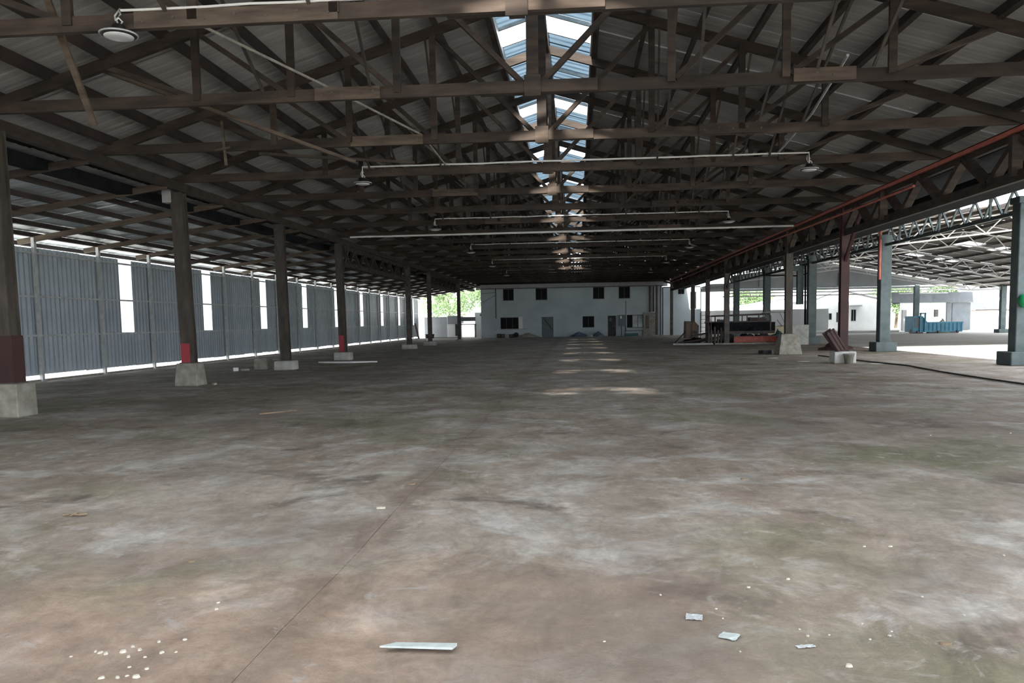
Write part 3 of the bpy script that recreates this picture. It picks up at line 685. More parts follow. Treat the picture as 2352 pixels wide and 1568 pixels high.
# junk along the foot of the office front
def crate(x, y, w, d, h, m, label, rz=0, z=0, cat='crate', grp=None):
    t = empty('crate', (x, y, z), label, cat, grp, rz=rz)
    b = MB()
    for s in (-1, 1):
        for q in range(3):
            zz = h*(q+.12)/3; b.box(-w/2, w/2, s*d/2-.012, s*d/2+.012, zz, zz+h*.26); b.box(s*w/2-.012, s*w/2+.012, -d/2, d/2, zz, zz+h*.26)
    b.build('slats', m, t)
    b = MB()
    for sx in (-1, 1):
        for sy in (-1, 1): b.box(sx*(w/2-.03)-.025, sx*(w/2-.03)+.025, sy*(d/2-.03)-.025, sy*(d/2-.03)+.025, 0, h)
    b.build('corner_posts', m, t); b = MB(); b.box(-w/2+.02, w/2-.02, -d/2+.02, d/2-.02, .0, .03); b.build('base', m, t); return t
crate(-7.95, YO-.5, .35, .4, .42, 'maroon', 'small maroon crate at the left foot of the office front')
crate(-7.55, YO-.5, .33, .4, .38, 'brown_sheet', 'brown crate right beside the small maroon crate')
crate(-7.1, YO-.5, .4, .4, .38, 'office_trim', 'pale crate between the brown crate and the black one')
crate(-6.7, YO-.5, .42, .4, .34, 'black', 'black crate next to the leaning tyre')
def tyre(x, y, r, label, rx=0):
    t = empty('tyre', (x, y, r), label, 'tyre'); t.rotation_euler = (rx, 0, 0)
    b = MB(); b.lathe([(r*.6, -.09), (r*.93, -.10), (r, -.05), (r, .05), (r*.93, .10), (r*.6, .09)], n=22, axis='y'); b.build('tread', 'rubber', t, smooth=True)
    b = MB(); b.lathe([(r*.15, -.05), (r*.6, -.04), (r*.6, .04), (r*.15, .05)], n=18, axis='y'); b.build('rim', 'galv', t); return t
tyre(-6.2, YO-.4, .26, 'old tyre leaning by the low rubble left of the teal door')
def heap(name, x, y, w, d, h, m, label, cat, seed=0, n=14, parent=None, grp=None):
    b = MB(); vs = []; fs = []; R = 5
    for i in range(R+1):
        f = i/R
        for k in range(n):
            a = 2*PI*k/n; rr = (1-f**1.6)*(1+.35*noise.noise((math.cos(a)*1.6+seed, math.sin(a)*1.6, f*2)))
            vs.append((math.cos(a)*rr*w/2, math.sin(a)*rr*d/2, h*f*(1+.5*noise.noise((a, seed, f*3))) if i else 0))
    for i in range(R):
        for k in range(n): fs.append((i*n+k, i*n+(k+1) % n, (i+1)*n+(k+1) % n, (i+1)*n+k))
    fs.append(tuple(range(n-1, -1, -1))); b.add(vs, fs)
    return tag(b.build(name, m, parent, (x, y, 0)), label, cat, grp)
heap('rubble_heap', -5.0, YO-.6, 2.4, .7, .42, 'concrete_dark', 'low grey rubble heap under the left office window', 'rubble', 2)
heap('tarpaulin', .2, YO-.9, 1.9, .8, .45, 'tarp_blue', 'dark blue crumpled tarpaulin below the middle office window', 'tarpaulin', 5)
heap('tarpaulin', 2.1, YO-.8, 1.3, .8, .5, 'tarp_blue', 'blue-grey crumpled tarpaulin beside the dark office door', 'tarpaulin', 9)
heap('rag_pile', 1.25, YO-1.6, .7, .5, .36, 'office_trim', 'pale rag pile between the two tarpaulins', 'rags', 12)
t = empty('low_table', (5.6, YO-1.1, 0), 'low pale green table below the bright office window', 'table')
b = MB(); b.box(-.95, .95, -.3, .3, .5, .56); b.build('tabletop', 'door_teal', t)
for sx in (-.85, .85):
    for sy in (-.22, .22):
        b = MB(); b.box(sx-.03, sx+.03, sy-.03, sy+.03, 0, .5); b.build('leg', 'door_teal', t)
crate(5.3, YO-1.7, 1.3, .5, .28, 'tarp_green', 'long green crate on the floor before the low table')

def pancake(name, x, y, w, d, m, label, cat, z=0.006, grp=None, seed=0, th=.006):
    b = MB(); n = 9; random.seed(seed+int(abs(x*100))); poly = []
    for k in range(n):
        a = 2*PI*k/n; r = random.uniform(.7, 1.1); poly.append((math.cos(a)*w/2*r, math.sin(a)*d/2*r))
    b.prism(poly, 0, th); return tag(b.build(name, m, None, (x, y, z)), label, cat, grp)

# ------------------------------------------------------------------ lamps and conduits
def lamp(x, y, ztop_, label, drop=.20):
    t = empty('high_bay_lamp', (x, y-.22, ztop_-drop), label, 'lamp', 'hanging high bay lamps')
    b = MB(); b.lathe([(.04, .13), (.07, .12), (.09, .07), (.14, .04), (.215, .015), (.225, -.01), (.20, -.025)], n=24); b.build('housing', 'black', t, smooth=True)
    b = MB(); b.lathe([(.185, -.018), (.18, -.035), (.12, -.05), (.02, -.055)], n=24); b.build('diffuser', 'lamp_glass', t, smooth=True)
    b = MB(); b.tube([(.0, 0, .12), (-.02, 0, .20), (.03, .02, .26), (.0, .04, .31)], .012, 6); b.build('hook', 'galv', t)
    b = MB(); b.tube([(.03, 0, .12), (.07, -.02, .15), (.03, -.03, .20), (-.03, 0, .17), (-.05, .02, .24), (-.02, .10, .36)], .013, 6); b.build('flex_cable', 'conduit', t, smooth=True)
    b = MB(); b.lathe([(.235, -.012), (.24, 0), (.235, .008)], n=24); b.build('rim', 'galv', t); return t
lamp(-5.90, 10.43+.12, 5.62, 'round high bay lamp with pale face at the upper left, on the nearest chord', .22)
for kk, xs in ((0, (-5.6, 5.85)), (3, (-5.6, 5.85)), (6, (-5.6, 5.85)), (9, (-5.6, 5.8)), (12, (-5.6, 5.8))):
    for x in xs:
        lamp(x, Y0+SP*kk+.1, 5.58, 'small hanging lamp on the %s side of the %s truss from the viewer' % ('left' if x < 0 else 'right', ORD[kk+3]), .27)
def conduit(y, x0, x1, z, label, ends=True, sag=.02, r=.017):
    pts = []
    if ends: pts.append((x0-.01, y, z-.26))
    nseg = 22
    for i in range(nseg+1):
        x = x0+(x1-x0)*i/nseg; pts.append((x, y, z+sag*noise.noise((x*1.3, y, 0))))
    if ends: pts.append((x1+.01, y, z-.26))
    b = MB(); b.tube(pts, r, 8); tag(b.build('lamp_conduit', 'conduit'), label, 'conduit', 'white conduits along the trusses')
conduit(10.36, -5.87, .5, 5.71, 'white conduit along the top of the nearest chord to the upper left lamp', False)
for kk in (0, 3, 6, 9, 12):
    conduit(Y0+SP*kk-.10, -5.6, 5.85, 5.72, 'white conduit strung across the %s truss from the viewer' % ORD[kk+3], r=.022)
conduit(Y0+SP*3.5, -9.6, 8.8, 5.30, 'long grey pipe spanning the whole hall below the trusses', False, .01, .04)
# loose timber hanging and lying in the roof
def stick(name, a, b_, r0, r1, m, label, cat='timber'):
    b = MB(); b.beam(a, b_, r0, r1); return tag(b.build(name, m), label, cat)
stick('hanging_batten', (-6.90, 10.30, 6.1), (-7.32, 12.0, 4.70), .085, .06, 'timber_mid', 'pale loose batten hanging down at the upper left from the nearest chord')
stick('loose_batten', (-8.55, 14.15, 6.25), (-4.9, 17.9, 5.20), .07, .07, 'timber_mid', 'long pale batten lying slanted between two chords at left')
stick('loose_batten', (-6.9, 17.4, 5.35), (-3.9, 19.6, 5.48), .06, .06, 'timber', 'darker batten beside the long slanted pale one')
stick('broken_batten', (-7.75, 17.5, 6.1), (-7.70, 17.52, 5.15), .05, .05, 'timber_mid', 'short broken batten hanging upright from the third chord at left')
stick('broken_batten', (-7.9, 17.45, 5.46), (-7.55, 17.45, 5.52), .05, .04, 'timber_mid', 'tiny crosspiece on the upright broken batten')
for (a, c, s_) in (((-4.9, 10.6, 7.1), (-1.6, 24.5, 5.75), 'left'), ((3.6, 21.6, 5.9), (3.2, 30.0, 6.1), 'right')):
    pass
b = MB(); b.tube([(-5.3, 10.5, 5.75), (-4.3, 14.0, 5.72), (-3.35, 17.7, 5.70), (-3.4, 21.3, 5.72)], .022, 8)
tag(b.build('stray_pipe', 'concrete_dark'), 'pale pipe lying lengthways over the chords left of the ridge', 'pipe')
b = MB(); b.tube([(4.5, 14.1, 5.9), (4.9, 17.6, 5.8), (5.1, 21.2, 5.75)], .025, 8)
tag(b.build('stray_pipe', 'galv'), 'thin grey pipe lying lengthways over the chords right of the ridge', 'pipe')
b = MB(); b.box(-11.1, -10.85, 21.1, 21.35, 4.95, 5.3); tag(b.build('junction_box', 'office_trim'), 'small pale box fixed to the left beam beside the red-banded column', 'box')

# ------------------------------------------------------------------ yard things on the right
def ribs(b, x0, x1, y, z0, z1, n, w=.05, d=.05):
    for i in range(n+1):
        x = x0+(x1-x0)*i/n; b.box(x-w/2, x+w/2, y-d, y, z0, z1)
t = empty('skip_container', (31.15, 72.6, 0), 'blue hook-lift skip container with a high front end, in the sunny yard', 'container'); t.scale = (.87, 1, 1)
b = MB(); b.prism_y([(-2.3, .12), (2.4, .12), (2.45, .95), (-.95, .95), (-1.45, 1.5), (-2.3, 1.5)], 0, 1.9); b.build('body', 'blue_skip', t)
b = MB(); ribs(b, -.8, 2.3, 0, .2, .9, 8); b.box(-.95, 2.45, -.07, 0, .88, .98); b.build('side_ribs', 'blue_skip', t)
b = MB(); b.box(-1.75, -1.62, -.12, 0, .1, 1.78); b.box(-1.3, -1.17, -.12, 0, .1, 1.78); b.box(-1.75, -1.17, -.12, 0, 1.68, 1.78); b.build('hook_frame', 'blue_skip', t)
b = MB(); b.box(-2.5, -1.4, -.1, .1, .0, .12); b.box(-2.62, -2.5, -.1, .1, 0, .35); b.build('front_skid', 'steel_dark', t)
b = MB(); b.box(-2.2, -1.5, -.02, 0, .5, 1.35); b.build('side_plate', 'kiosk_grey', t)
for x in (-1.9, .1, 1.9):
    b = MB(); b.lathe([(.11, -.12), (.12, 0), (.11, .06)], (x, -.02, .12), 14, axis='y'); b.build('roller', 'steel_dark', t)
heap('fill_heap', .9, .95, 2.8, 1.4, 1.08, 'concrete', None, None, 4, parent=t)
foot = [(31.1, 80.8), (34.7, 82.9), (39.3, 84.2), (38.2, 89), (34.2, 88)]
t = empty('kiosk', (0, 0, 0), 'white flat-roofed kiosk with a broad grey parapet behind the blue skip', 'building')
b = MB(); b.prism(foot, 0, 2.8); b.build('walls', 'white_wall', t)
b = MB(); b.prism([(30.0, 80.0), (34.8, 82.5), (39.6, 83.8), (38.5, 89.5), (33.4, 88.4)], 2.8, 3.8); b.build('parapet', 'kiosk_grey', t)
b = MB(); b.beam((37.2, 83.52, 1.4), (39.2, 84.08, 1.4), .06, 2.7); b.build('roller_shutter', 'kiosk_grey', t)
b = MB(); b.beam((36.6, 83.35, 1.4), (37.1, 83.49, 1.4), .08, 2.75); b.build('pilaster', 'kiosk_grey', t)
b = MB(); b.beam((31.4, 80.92, 1.1), (31.9, 81.2, 1.1), .05, 2.0); b.build('door', 'office_trim', t)
b = MB(); b.beam((35.3, 83.0, 1.75), (35.65, 83.1, 1.75), .12, .7); b.build('meter_box', 'steel_dark', t)
t = empty('boundary_wall', (0, 0, 0), 'white boundary wall running right from the kiosk', 'wall')
b = MB(); b.box(39.3, 60, 84.6, 84.8, 0, 1.9); b.build('panel', 'white_wall', t); b = MB(); b.box(39.3, 60, 84.55, 84.85, 1.9, 2.0); b.build('coping', 'steel_dark', t)
t = empty('sloping_canopy', (0, 0, 0), 'large grey tilted sheet canopy above the white boundary wall', 'canopy')
b = MB(); b.add([(39.0, 88, 5.15), (41.8, 88, 5.25), (43.4, 85.4, 2.05), (40.3, 85.4, 2.05), (39.0, 88.1, 5.15), (41.8, 88.1, 5.25), (43.4, 85.5, 2.0), (40.3, 85.5, 2.0)],
               [(0, 1, 2, 3), (7, 6, 5, 4), (0, 4, 5, 1), (1, 5, 6, 2), (2, 6, 7, 3), (3, 7, 4, 0)]); b.build('sheet', 'canopy_grey', t)
for (a, c) in (((38.9, 87.95, 5.2), (40.2, 85.35, 2.0)), ((41.9, 87.95, 5.3), (43.5, 85.35, 2.0))):
    b = MB(); b.beam(a, c, .16, .16); b.build('edge_rafter', 'white_tube', t)
b = MB(); b.beam((39.6, 86.7, 3.55), (42.6, 86.7, 3.6), .05, .08); b.build('batten', 'galv', t)
t = empty('steel_shed', (0, 0, 0), 'pale ribbed shed behind the boundary wall at the right edge', 'building')
b = MB(); b.box(44.5, 56, 89, 95, 0, 5.4); b.build('walls', 'grey_wall', t); b = MB(); b.box(44.3, 56.2, 88.8, 95.2, 5.4, 5.5); b.build('roof', 'kiosk_grey', t)
heap('gravel_heap', 40.6, 83.4, 1.3, .8, .75, 'concrete', 'small pale heap against the boundary wall', 'rubble', 3)
def house(x0, x1, y, d, ze, zr, label, wins, xr=None):
    t = empty('house', (0, 0, 0), label, 'building', 'white houses beyond the yard'); xm = xr or (x0+x1)/2
    b = MB(); b.prism_y([(x0, 0), (x1, 0), (x1, ze), (xm, zr), (x0, ze)], y, y+d); b.build('walls', 'white_wall', t)
    for s in (-1, 1):
        b = MB(); xe = x0-.4 if s < 0 else x1+.4; zz = ze-.4*(zr-ze)/abs(xm-(x0 if s < 0 else x1))
        b.beam((xm, y-.3+(d+.6)/2, zr+.08), (xe, y-.3+(d+.6)/2, zz+.08), d+.6, .09); b.build('roof_slope', 'grey_wall', t)
    for (a, c, e, f) in wins:
        w = window(t, a, c, e, f, 1, y=y-.04, frame='galv')
    return t
house(28.0, 36.0, 99, 9, 3.55, 4.75, 'white gabled house seen between the middle columns', [(32.5, 33.1, 1.0, 2.4), (29.6, 30.3, 1.2, 2.0), (30.8, 31.2, .9, 2.1)], 31.0)
b = MB(); b.box(32.2, 33.6, 98.4, 99, 2.75, 2.9); b.build('window_hood', 'grey_wall', bpy.data.objects['house'])
house(18.5, 26.5, 104, 5, 2.6, 3.9, 'low white house behind the roll-bar vehicle', [(20.5, 21.2, 1.0, 1.8)], 26.0)
t = empty('perimeter_wall', (0, 0, 0), 'long white perimeter wall beyond the right side machinery', 'wall')
b = MB(); b.box(13.5, 29, 96, 96.2, 0, 2.4); b.build('panel', 'white_wall', t); b = MB(); b.box(13.5, 29, 95.95, 96.25, 2.4, 2.5); b.build('coping', 'white_wall', t)

def tree(x, y, h, r, label, seed):
    random.seed(seed); t = empty('tree', (x, y, 0), label, 'tree', 'trees beyond the yard')
    b = MB(); b.tube([(0, 0, 0), (.1, 0, h*.35), (-.1, .1, h*.7)], .22, 8, .08)
    for q in range(6):
        a = q*1.05; b.tube([(0, 0, h*(.35+.05*q)), (math.cos(a)*r*.7, math.sin(a)*r*.7, h*(.6+.05*q))], .07, 6, .02)
    b.build('trunk', 'bark', t)
    b = MB(); vs = []; fs = []
    cl = [(random.uniform(-1, 1)*r*.75, random.uniform(-1, 1)*r*.75, h*random.uniform(.45, .98)) for _ in range(26)]
    for q in range(5200):
        c = random.choice(cl); rr = r*.42
        v = Vector((random.gauss(0, 1), random.gauss(0, 1), random.gauss(0, .8))).normalized()*rr*random.uniform(.5, 1)
        p = Vector(c)+v; s = random.uniform(.10, .2)
        a = Vector((random.gauss(0, 1), random.gauss(0, 1), random.gauss(0, 1))).normalized(); e = a.orthogonal().normalized()
        n0 = len(vs); vs += [p-a*s, p+e*s*.5, p+a*s, p-e*s*.5]; fs.append((n0, n0+1, n0+2, n0+3))
    b.add(vs, fs); me = bpy.data.meshes.new('crown'); me.from_pydata([tuple(v) for v in vs], [], fs); me.materials.append(M['leaf']); link('crown', me, t)
tree(24.6, 115, 6.6, 3.3, 'bright green leafy tree framed between the fourth and fifth concrete columns', 1)
tree(39.8, 104.5, 5.6, 3.0, 'pale green tree showing above the kiosk parapet', 2)
tree(46.5, 104.5, 5.8, 3.0, 'pale green tree to the right behind the kiosk', 3)
tree(33.5, 114, 5.2, 2.6, 'small tree behind the white gabled house', 4)
tree(-17.0, 106, 6.8, 3.2, 'pale green tree beyond the open left end of the hall', 5)
tree(-12.0, 112, 6.5, 3.0, 'washed-out tree left of the office corner', 6)

# ------------------------------------------------------------------ things at the far left end
t = empty('site_cabin', (0, 0, 0), 'long low grey cabin beyond the end of the ribbed wall', 'cabin')
b = MB(); b.box(-16.5, -13.95, 86, 89, .05, 2.25); b.build('body', 'grey_wall', t, bevel=.03)
b = MB(); b.box(-13.93, -12.75, 85.8, 88.5, .05, 1.5); b.build('step_body', 'white_wall', t, bevel=.03)
b = MB(); b.box(-13.97, -12.55, 85.7, 88.6, 1.5, 2.35); b.build('hood', 'grey_wall', t, bevel=.08)
b = MB(); b.box(-13.1, -12.8, 85.74, 85.8, .2, 1.45); b.build('door', 'door_dark', t)
t = empty('workbench', (-11.9, 86.5, 0), 'dark metal workbench with a hood beside the grey cabin', 'workbench')
b = MB(); b.box(-.8, 1.0, -.4, .4, 1.35, 1.45); b.build('top', 'steel_dark', t)
for x in (-.7, .9):
    b = MB(); b.box(x-.06, x+.06, -.35, .35, 0, 1.35); b.build('leg', 'steel_dark', t)
b = MB(); b.box(-.6, .9, -.1, .4, 1.75, 2.2); b.build('hood', 'kiosk_grey', t)
t = empty('end_wall', (0, 0, 0), 'white wall left of the office corner with a small dark vent', 'wall')
b = MB(); b.box(-11.3, -9.9, 88.5, 88.7, 0, 2.7); b.build('panel', 'white_wall', t); b = MB(); b.box(-10.7, -10.4, 88.44, 88.5, 2.3, 2.5); b.build('vent', 'black', t)
for x, lab in ((-15.9, 'small black bin before the grey cabin, left of a pair'), (-15.3, 'small black bin before the grey cabin, right of a pair')):
    b = MB(); b.lathe([(.16, 0), (.19, .42), (.2, .43), (.18, .45)], n=14); tag(b.build('bin', 'black', None, (x, 84.2, 0)), lab, 'bin', 'black bins')
stick('leaning_plank', (-16.1, 80.8, 0.05), (-16.5, 81.0, 1.6), .25, .05, 'brown_box', 'brown plank leaning on the end of the ribbed wall', 'plank')

# ------------------------------------------------------------------ machinery pile on the right
t = empty('cage_trailer', (8.3, 51.0, 0), 'dark flatbed trailer with an open cage rail, heaped with scrap', 'trailer')
b = MB(); b.box(0, 3.9, 0, 1.9, .62, .80); b.build('deck', 'steel_dark', t)
b = MB(); b.box(.2, 3.9, -.04, 0, .80, 1.33); b.box(.2, 3.9, 1.9, 1.94, .8, 1.33); b.build('side_board', 'gutter', t)
b = MB(); b.tube([(.0, 0, .8), (.0, 0, 1.74), (3.55, 0, 1.82), (3.62, 0, 1.7), (3.62, 0, .8)], .055, 8); b.tube([(0, 1.9, .8), (0, 1.9, 1.74), (3.6, 1.9, 1.82), (3.6, 1.9, .8)], .035, 8); b.tube([(-.4, 0, 1.36), (3.6, 0, 1.38)], .045, 8); b.build('cage_rail', 'steel_dark', t)
for x in (.25, .9, 1.9, 2.2, 2.9):
    b = MB(); b.tube([(x, 0, .8), (x, 0, 1.77)], .035, 6); b.build('rail_post', 'steel_dark', t)
for x in (1.2, 2.4):
    for y in (.1, 1.8):
        b = MB(); b.lathe([(.12, -.1), (.29, -.1), (.31, -.04), (.31, .04), (.29, .1), (.12, .1)], (x, y, .31), 18, axis='y'); b.build('wheel', 'rubber', t)
b = MB(); b.beam((0, .95, .7), (-1.1, .95, .5), .12, .1); b.build('drawbar', 'steel_dark', t)
crate(9.1, 51.6, .55, .6, .75, 'tarp_blue', 'dark blue box at the left end of the trailer deck', z=.80)
crate(10.0, 51.5, .5, .6, .45, 'tarp_green', 'green crate on the trailer deck behind the side board', z=.80)
crate(11.2, 51.7, .9, .6, .85, 'maroon', 'maroon slatted crate on the right end of the trailer deck', z=.80)
heap('scrap_heap', 10.7, 51.3, 1.2, 1.0, .55, 'gutter', 'dark scrap heap on the trailer deck', 'scrap', 8).location.z = .80
t = empty('steel_channel', (9.55, 50.2, .12), 'long red primed steel channel lying in front of the trailer', 'steel beam')
b = MB(); b.box(0, 2.55, 0, .06, 0, .36); b.box(0, 2.55, -.14, 0, 0, .03); b.box(0, 2.55, -.14, 0, .33, .36); b.build('channel', 'red_beam', t)
b = MB(); b.box(2.55, 3.5, 0, .08, 0, .34); b.build('dark_end', 'maroon', t)
b = MB(); b.box(.2, .4, -.1, .2, -.12, 0); b.box(2.0, 2.2, -.1, .2, -.12, 0); b.build('bearer', 'timber', t)
t = empty('plywood_cabinet', (7.25, 52.3, .36), 'brown plywood cabinet tilted on scrap left of the ladder', 'cabinet'); t.rotation_euler = (0, .04, .1)
b = MB(); b.prism_y([(-.42, 0), (.40, 0), (.40, .82), (.12, 1.08), (-.42, 1.08)], -.3, .3); b.build('case', 'brown_box', t)
b = MB(); b.box(-.43, .13, -.32, -.3, 1.03, 1.08); b.box(-.06, -.02, -.32, -.3, 0, 1.05); b.box(-.44, -.40, -.32, -.3, 0, 1.08); b.build('edge_strip', 'steel_dark', t)
b = MB(); b.box(.02, .28, -.32, -.3, .3, .48); b.build('opening', 'black', t)
for i, (a, c, w, m, lab) in enumerate((((6.3, 51.2, .06), (8.6, 51.0, .42), .12, 'timber', 'dark plank lying across the scrap under the plywood cabinet'),
        ((5.9, 50.4, .05), (8.3, 50.2, .05), .10, 'concrete', 'pale pipe length lying at the left end of the scrap'),
        ((6.6, 50.7, .08), (9.4, 50.5, .12), .16, 'gutter', 'thick dark beam lying in front of the plywood cabinet'),
        ((8.4, 50.0, .05), (12.4, 49.8, .05), .09, 'concrete_dark', 'long grey rail lying on the floor before the red channel'),
        ((6.2, 52.0, .1), (7.0, 52.2, .9), .06, 'timber', 'thin stick leaning on the plywood cabinet'),
        ((7.6, 50.5, .10), (9.3, 50.9, .62), .10, 'steel_dark', 'dark bar sloping up against the trailer deck'))):
    stick('scrap_bar', a, c, w, w, m, lab, 'scrap')
heap('scrap_heap', 7.4, 51.6, 2.2, 1.6, .40, 'gutter', 'black scrap heap under the plywood cabinet', 'scrap', 6)
heap('scrap_heap', 9.0, 50.9, .7, .3, .5, 'steel_dark', 'low dark scrap heap left of the red channel', 'scrap', 16)
heap('tarpaulin', 12.5, 51.5, 1.3, 1.2, .80, 'tarp_green', 'green tarpaulin over something right of the trailer', 'tarpaulin', 21)
for i, (x, h) in enumerate(((8.05, 1.2), (8.2, .95), (8.42, 1.1), (8.62, .9), (8.8, 1.05))):
    b = MB(); b.lathe([(.055, 0), (.06, .03), (.06, h-.05), (.03, h)], n=10); tag(b.build('upright_pipe', 'steel_dark', None, (x, 50.3, 0)), 'dark pipe end standing upright left of the red channel, %s from the left' % ORD[i], 'pipe', 'upright pipes by the trailer')
t = empty('ladder', (8.62, 56.2, 0), 'upright ladder standing between two dark right columns', 'ladder')
for x in (-.19, .19):
    b = MB(); b.box(x-.02, x+.02, -.03, .03, 0, 2.0); b.build('rail', 'steel_dark', t)
for i in range(7):
    b = MB(); b.tube([(-.19, 0, .2+i*.27), (.19, 0, .2+i*.27)], .016, 6); b.build('rung', 'steel_dark', t)
t = empty('roll_bar_vehicle', (13.2, 55.5, 0), 'small cream and maroon open vehicle with a roll bar behind the trailer', 'vehicle')
b = MB(); b.prism_y([(-1.2, .45), (1.5, .45), (1.5, .95), (.6, 1.05), (.3, 1.0), (-1.2, 1.0)], -.65, .65); b.build('body', 'cream', t, bevel=.03)
b = MB(); b.box(-1.35, -.6, -.68, .68, .85, 1.15); b.box(-.95, -.55, -.3, .3, 1.3, 1.55); b.build('seat_block', 'maroon', t)
for y in (-.55, .55):
    b = MB(); b.tube([(-1.15, y, 1.0), (-.75, y, 1.85), (-.6, y, 1.95), (.5, y, 1.95), (.95, y, 1.05)], .035, 8); b.build('roll_bar', 'galv', t)
b = MB(); b.tube([(.15, -.25, 1.45), (.25, -.25, 1.3), (.5, -.25, 1.0)], .02, 6); b.build('steering_column', 'steel_dark', t)
for x in (-.8, 1.0):
    for y in (-.66, .66):
        b = MB(); b.lathe([(.1, -.09), (.29, -.09), (.32, -.03), (.32, .03), (.29, .09), (.1, .09)], (x, y, .32), 18, axis='y'); b.build('wheel', 'rubber', t)
t = empty('low_wall', (0, 0, 0), 'low grey concrete wall stub between right columns', 'wall')
b = MB(); b.box(12.1, 13.35, 47.8, 48.0, 0, 1.15); b.build('panel', 'concrete', t)
b = MB(); b.box(12.25, 12.4, 47.76, 47.8, .75, .9); b.build('socket', 'black', t)
t = empty('air_duct', (0, 0, 0), 'grey-green elbowed air duct coming down beside the third concrete column', 'duct')
b = MB(); b.box(12.55, 13.35, 49.0, 49.3, 4.30, 4.62); b.build('horizontal_run', 'concrete_green', t)
b = MB(); b.box(13.0, 13.35, 49.0, 49.3, 2.35, 4.30); b.build('vertical_run', 'concrete_green', t)
b = MB(); b.tube([(13.42, 48.95, 4.6), (13.45, 48.95, 1.0), (13.42, 48.95, .1)], .055, 8); tag(b.build('black_pipe', 'gutter', t), 'black pipe beside the duct')
b = MB(); b.tube([(11.5, 51, 4.2), (13.3, 49.5, 4.05), (13.6, 49.0, 4.2)], .04, 8); b.build('branch_pipe', 'gutter', t)
tyre(12.05, 37.9+.6, .0001+.34, 'dark tyre lying behind the leaning brown sheets')
heap('dark_heap', 12.3, 39.6, 1.6, .9, .42, 'brown_sheet', 'low dark brown heap behind the leaning brown sheets', 'scrap', 30)
for i, (dy, dx, m) in enumerate(((0, 0, 'brown_sheet'), (.10, -.10, 'maroon'), (.20, .04, 'brown_sheet'))):
    y = 28.02+dy; b = MB(); P = [(8.40+dx, 1.02), (8.66+dx, 1.20), (9.08+dx*.4, .50), (8.80+dx*.4, .40)]
    b.prism_y(P, y, y+.03)
    for q in (.12, .5, .88):
        a = (P[0][0]+(P[1][0]-P[0][0])*q, P[0][1]+(P[1][1]-P[0][1])*q); c = (P[3][0]+(P[2][0]-P[3][0])*q, P[3][1]+(P[2][1]-P[3][1])*q)
        b.beam((a[0], y-.015, a[1]), (c[0], y-.015, c[1]), .03, .03)
    tag(b.build('metal_sheet', m), 'dark brown ribbed metal sheet leaning on the maroon right column, %s in the stack' % ['front one', 'middle one', 'back one'][i], 'sheet', 'brown sheets leaning on a column')
t = empty('bucket', (9.14, 27.95, 0), 'grey plastic bucket before the white plinth on the right', 'bucket')
b = MB(); b.lathe([(.13, 0), (.17, .30), (.19, .31), (.19, .34), (.165, .34), (.12, .03)], n=20); b.build('body', 'concrete_dark', t, smooth=True)
b = MB(); b.tube([(-.18, 0, .31), (-.12, -.1, .22), (.12, -.1, .22), (.18, 0, .31)], .006, 6); b.build('handle', 'galv', t)
for i, (x, y, w, lab) in enumerate(((8.1, 29.6, .42, 'white bright spot on the floor left of the maroon column'), (8.75, 28.7, .2, 'small white bright spot at the left of the white plinth'), (9.95, 27.6, .5, 'white bright spot on the floor right of the bucket'),
                                    (7.7, 32.4, .5, 'faint pale bright spot beyond the white one left of the maroon column'))):
    pancake('bright_spot', x, y, w, w*.8, 'white_wall', lab, 'bright spot', .002, 'white bright spots by the right plinth', i)  # flat white patches put in for bright reflective spots on the floor
pancake('dark_block', 8.35, 36.5, .62, .4, 'black', 'flat black lump on the floor left of the tall tapered plinth', 'lump', .0, th=.15)
b = MB(); pts = [(10.05+.55*math.sin(i*.35)-i*.02, 33.9-i*.75, .03) for i in range(22)]
b.tube([(9.75, 33.5, .03), (9.9, 31, .03), (10.0, 28.6, .03), (10.3, 26, .03), (10.0, 23, .03), (9.9, 20.5, .03), (9.9, 18.0, .03)], .024, 8)
tag(b.build('hose', 'hose', smooth=True), 'black hose snaking across the floor to the right edge', 'hose')

# ------------------------------------------------------------------ loose things on the left of the floor
def block(x, y, w, d, h, m, label, rz=0, hollow=False):
    t = empty('concrete_block', (x, y, 0), label, 'block', rz=rz); b = MB(); b.box(-w/2, w/2, -d/2, d/2, 0, h); b.build('block_body', m, t, bevel=.012)
    if hollow:
        b = MB(); b.box(-w/2+.06, w/2-.06, -d/2-.003, -d/2+.01, .06, h-.06); b.build('block_recess', 'brown_box', t)
block(-11.68, 28.9, .50, .4, .42, 'concrete_dark', 'square grey concrete block left of the low plinth', .05)
block(-11.15, 29.3, .48, .35, .38, 'concrete_dark', 'darker block with a brown face touching the square grey block', .0, True)
block(-12.25, 27.9, .16, .16, .13, 'white_wall', 'tiny white cube on the floor at the left aisle', .2)
block(-11.95, 28.0, .30, .14, .08, 'concrete_dark', 'low broken brick between the tiny white cube and the grey block', .1)
pancake('broken_slab', -9.7, 33.2, 2.6, .8, 'white_wall', 'thin pale broken slab lying beside the fourth left column', 'slab', .0, seed=3, th=.05)
pancake('stone', -10.0, 21.35, .14, .1, 'concrete_dark', 'small stone right of the tapered plinth', 'stone', 0, seed=5, th=.06)
stick('floor_stick', (-5.75, 14.0, .015), (-5.25, 14.55, .02), .02, .02, 'timber_light', 'thin pale stick on the floor left of centre', 'stick')
stick('survey_peg', (-12.7, 26.0, 0), (-12.7, 26.0, .22), .02, .02, 'galv', 'short peg standing up near the left wall', 'peg')
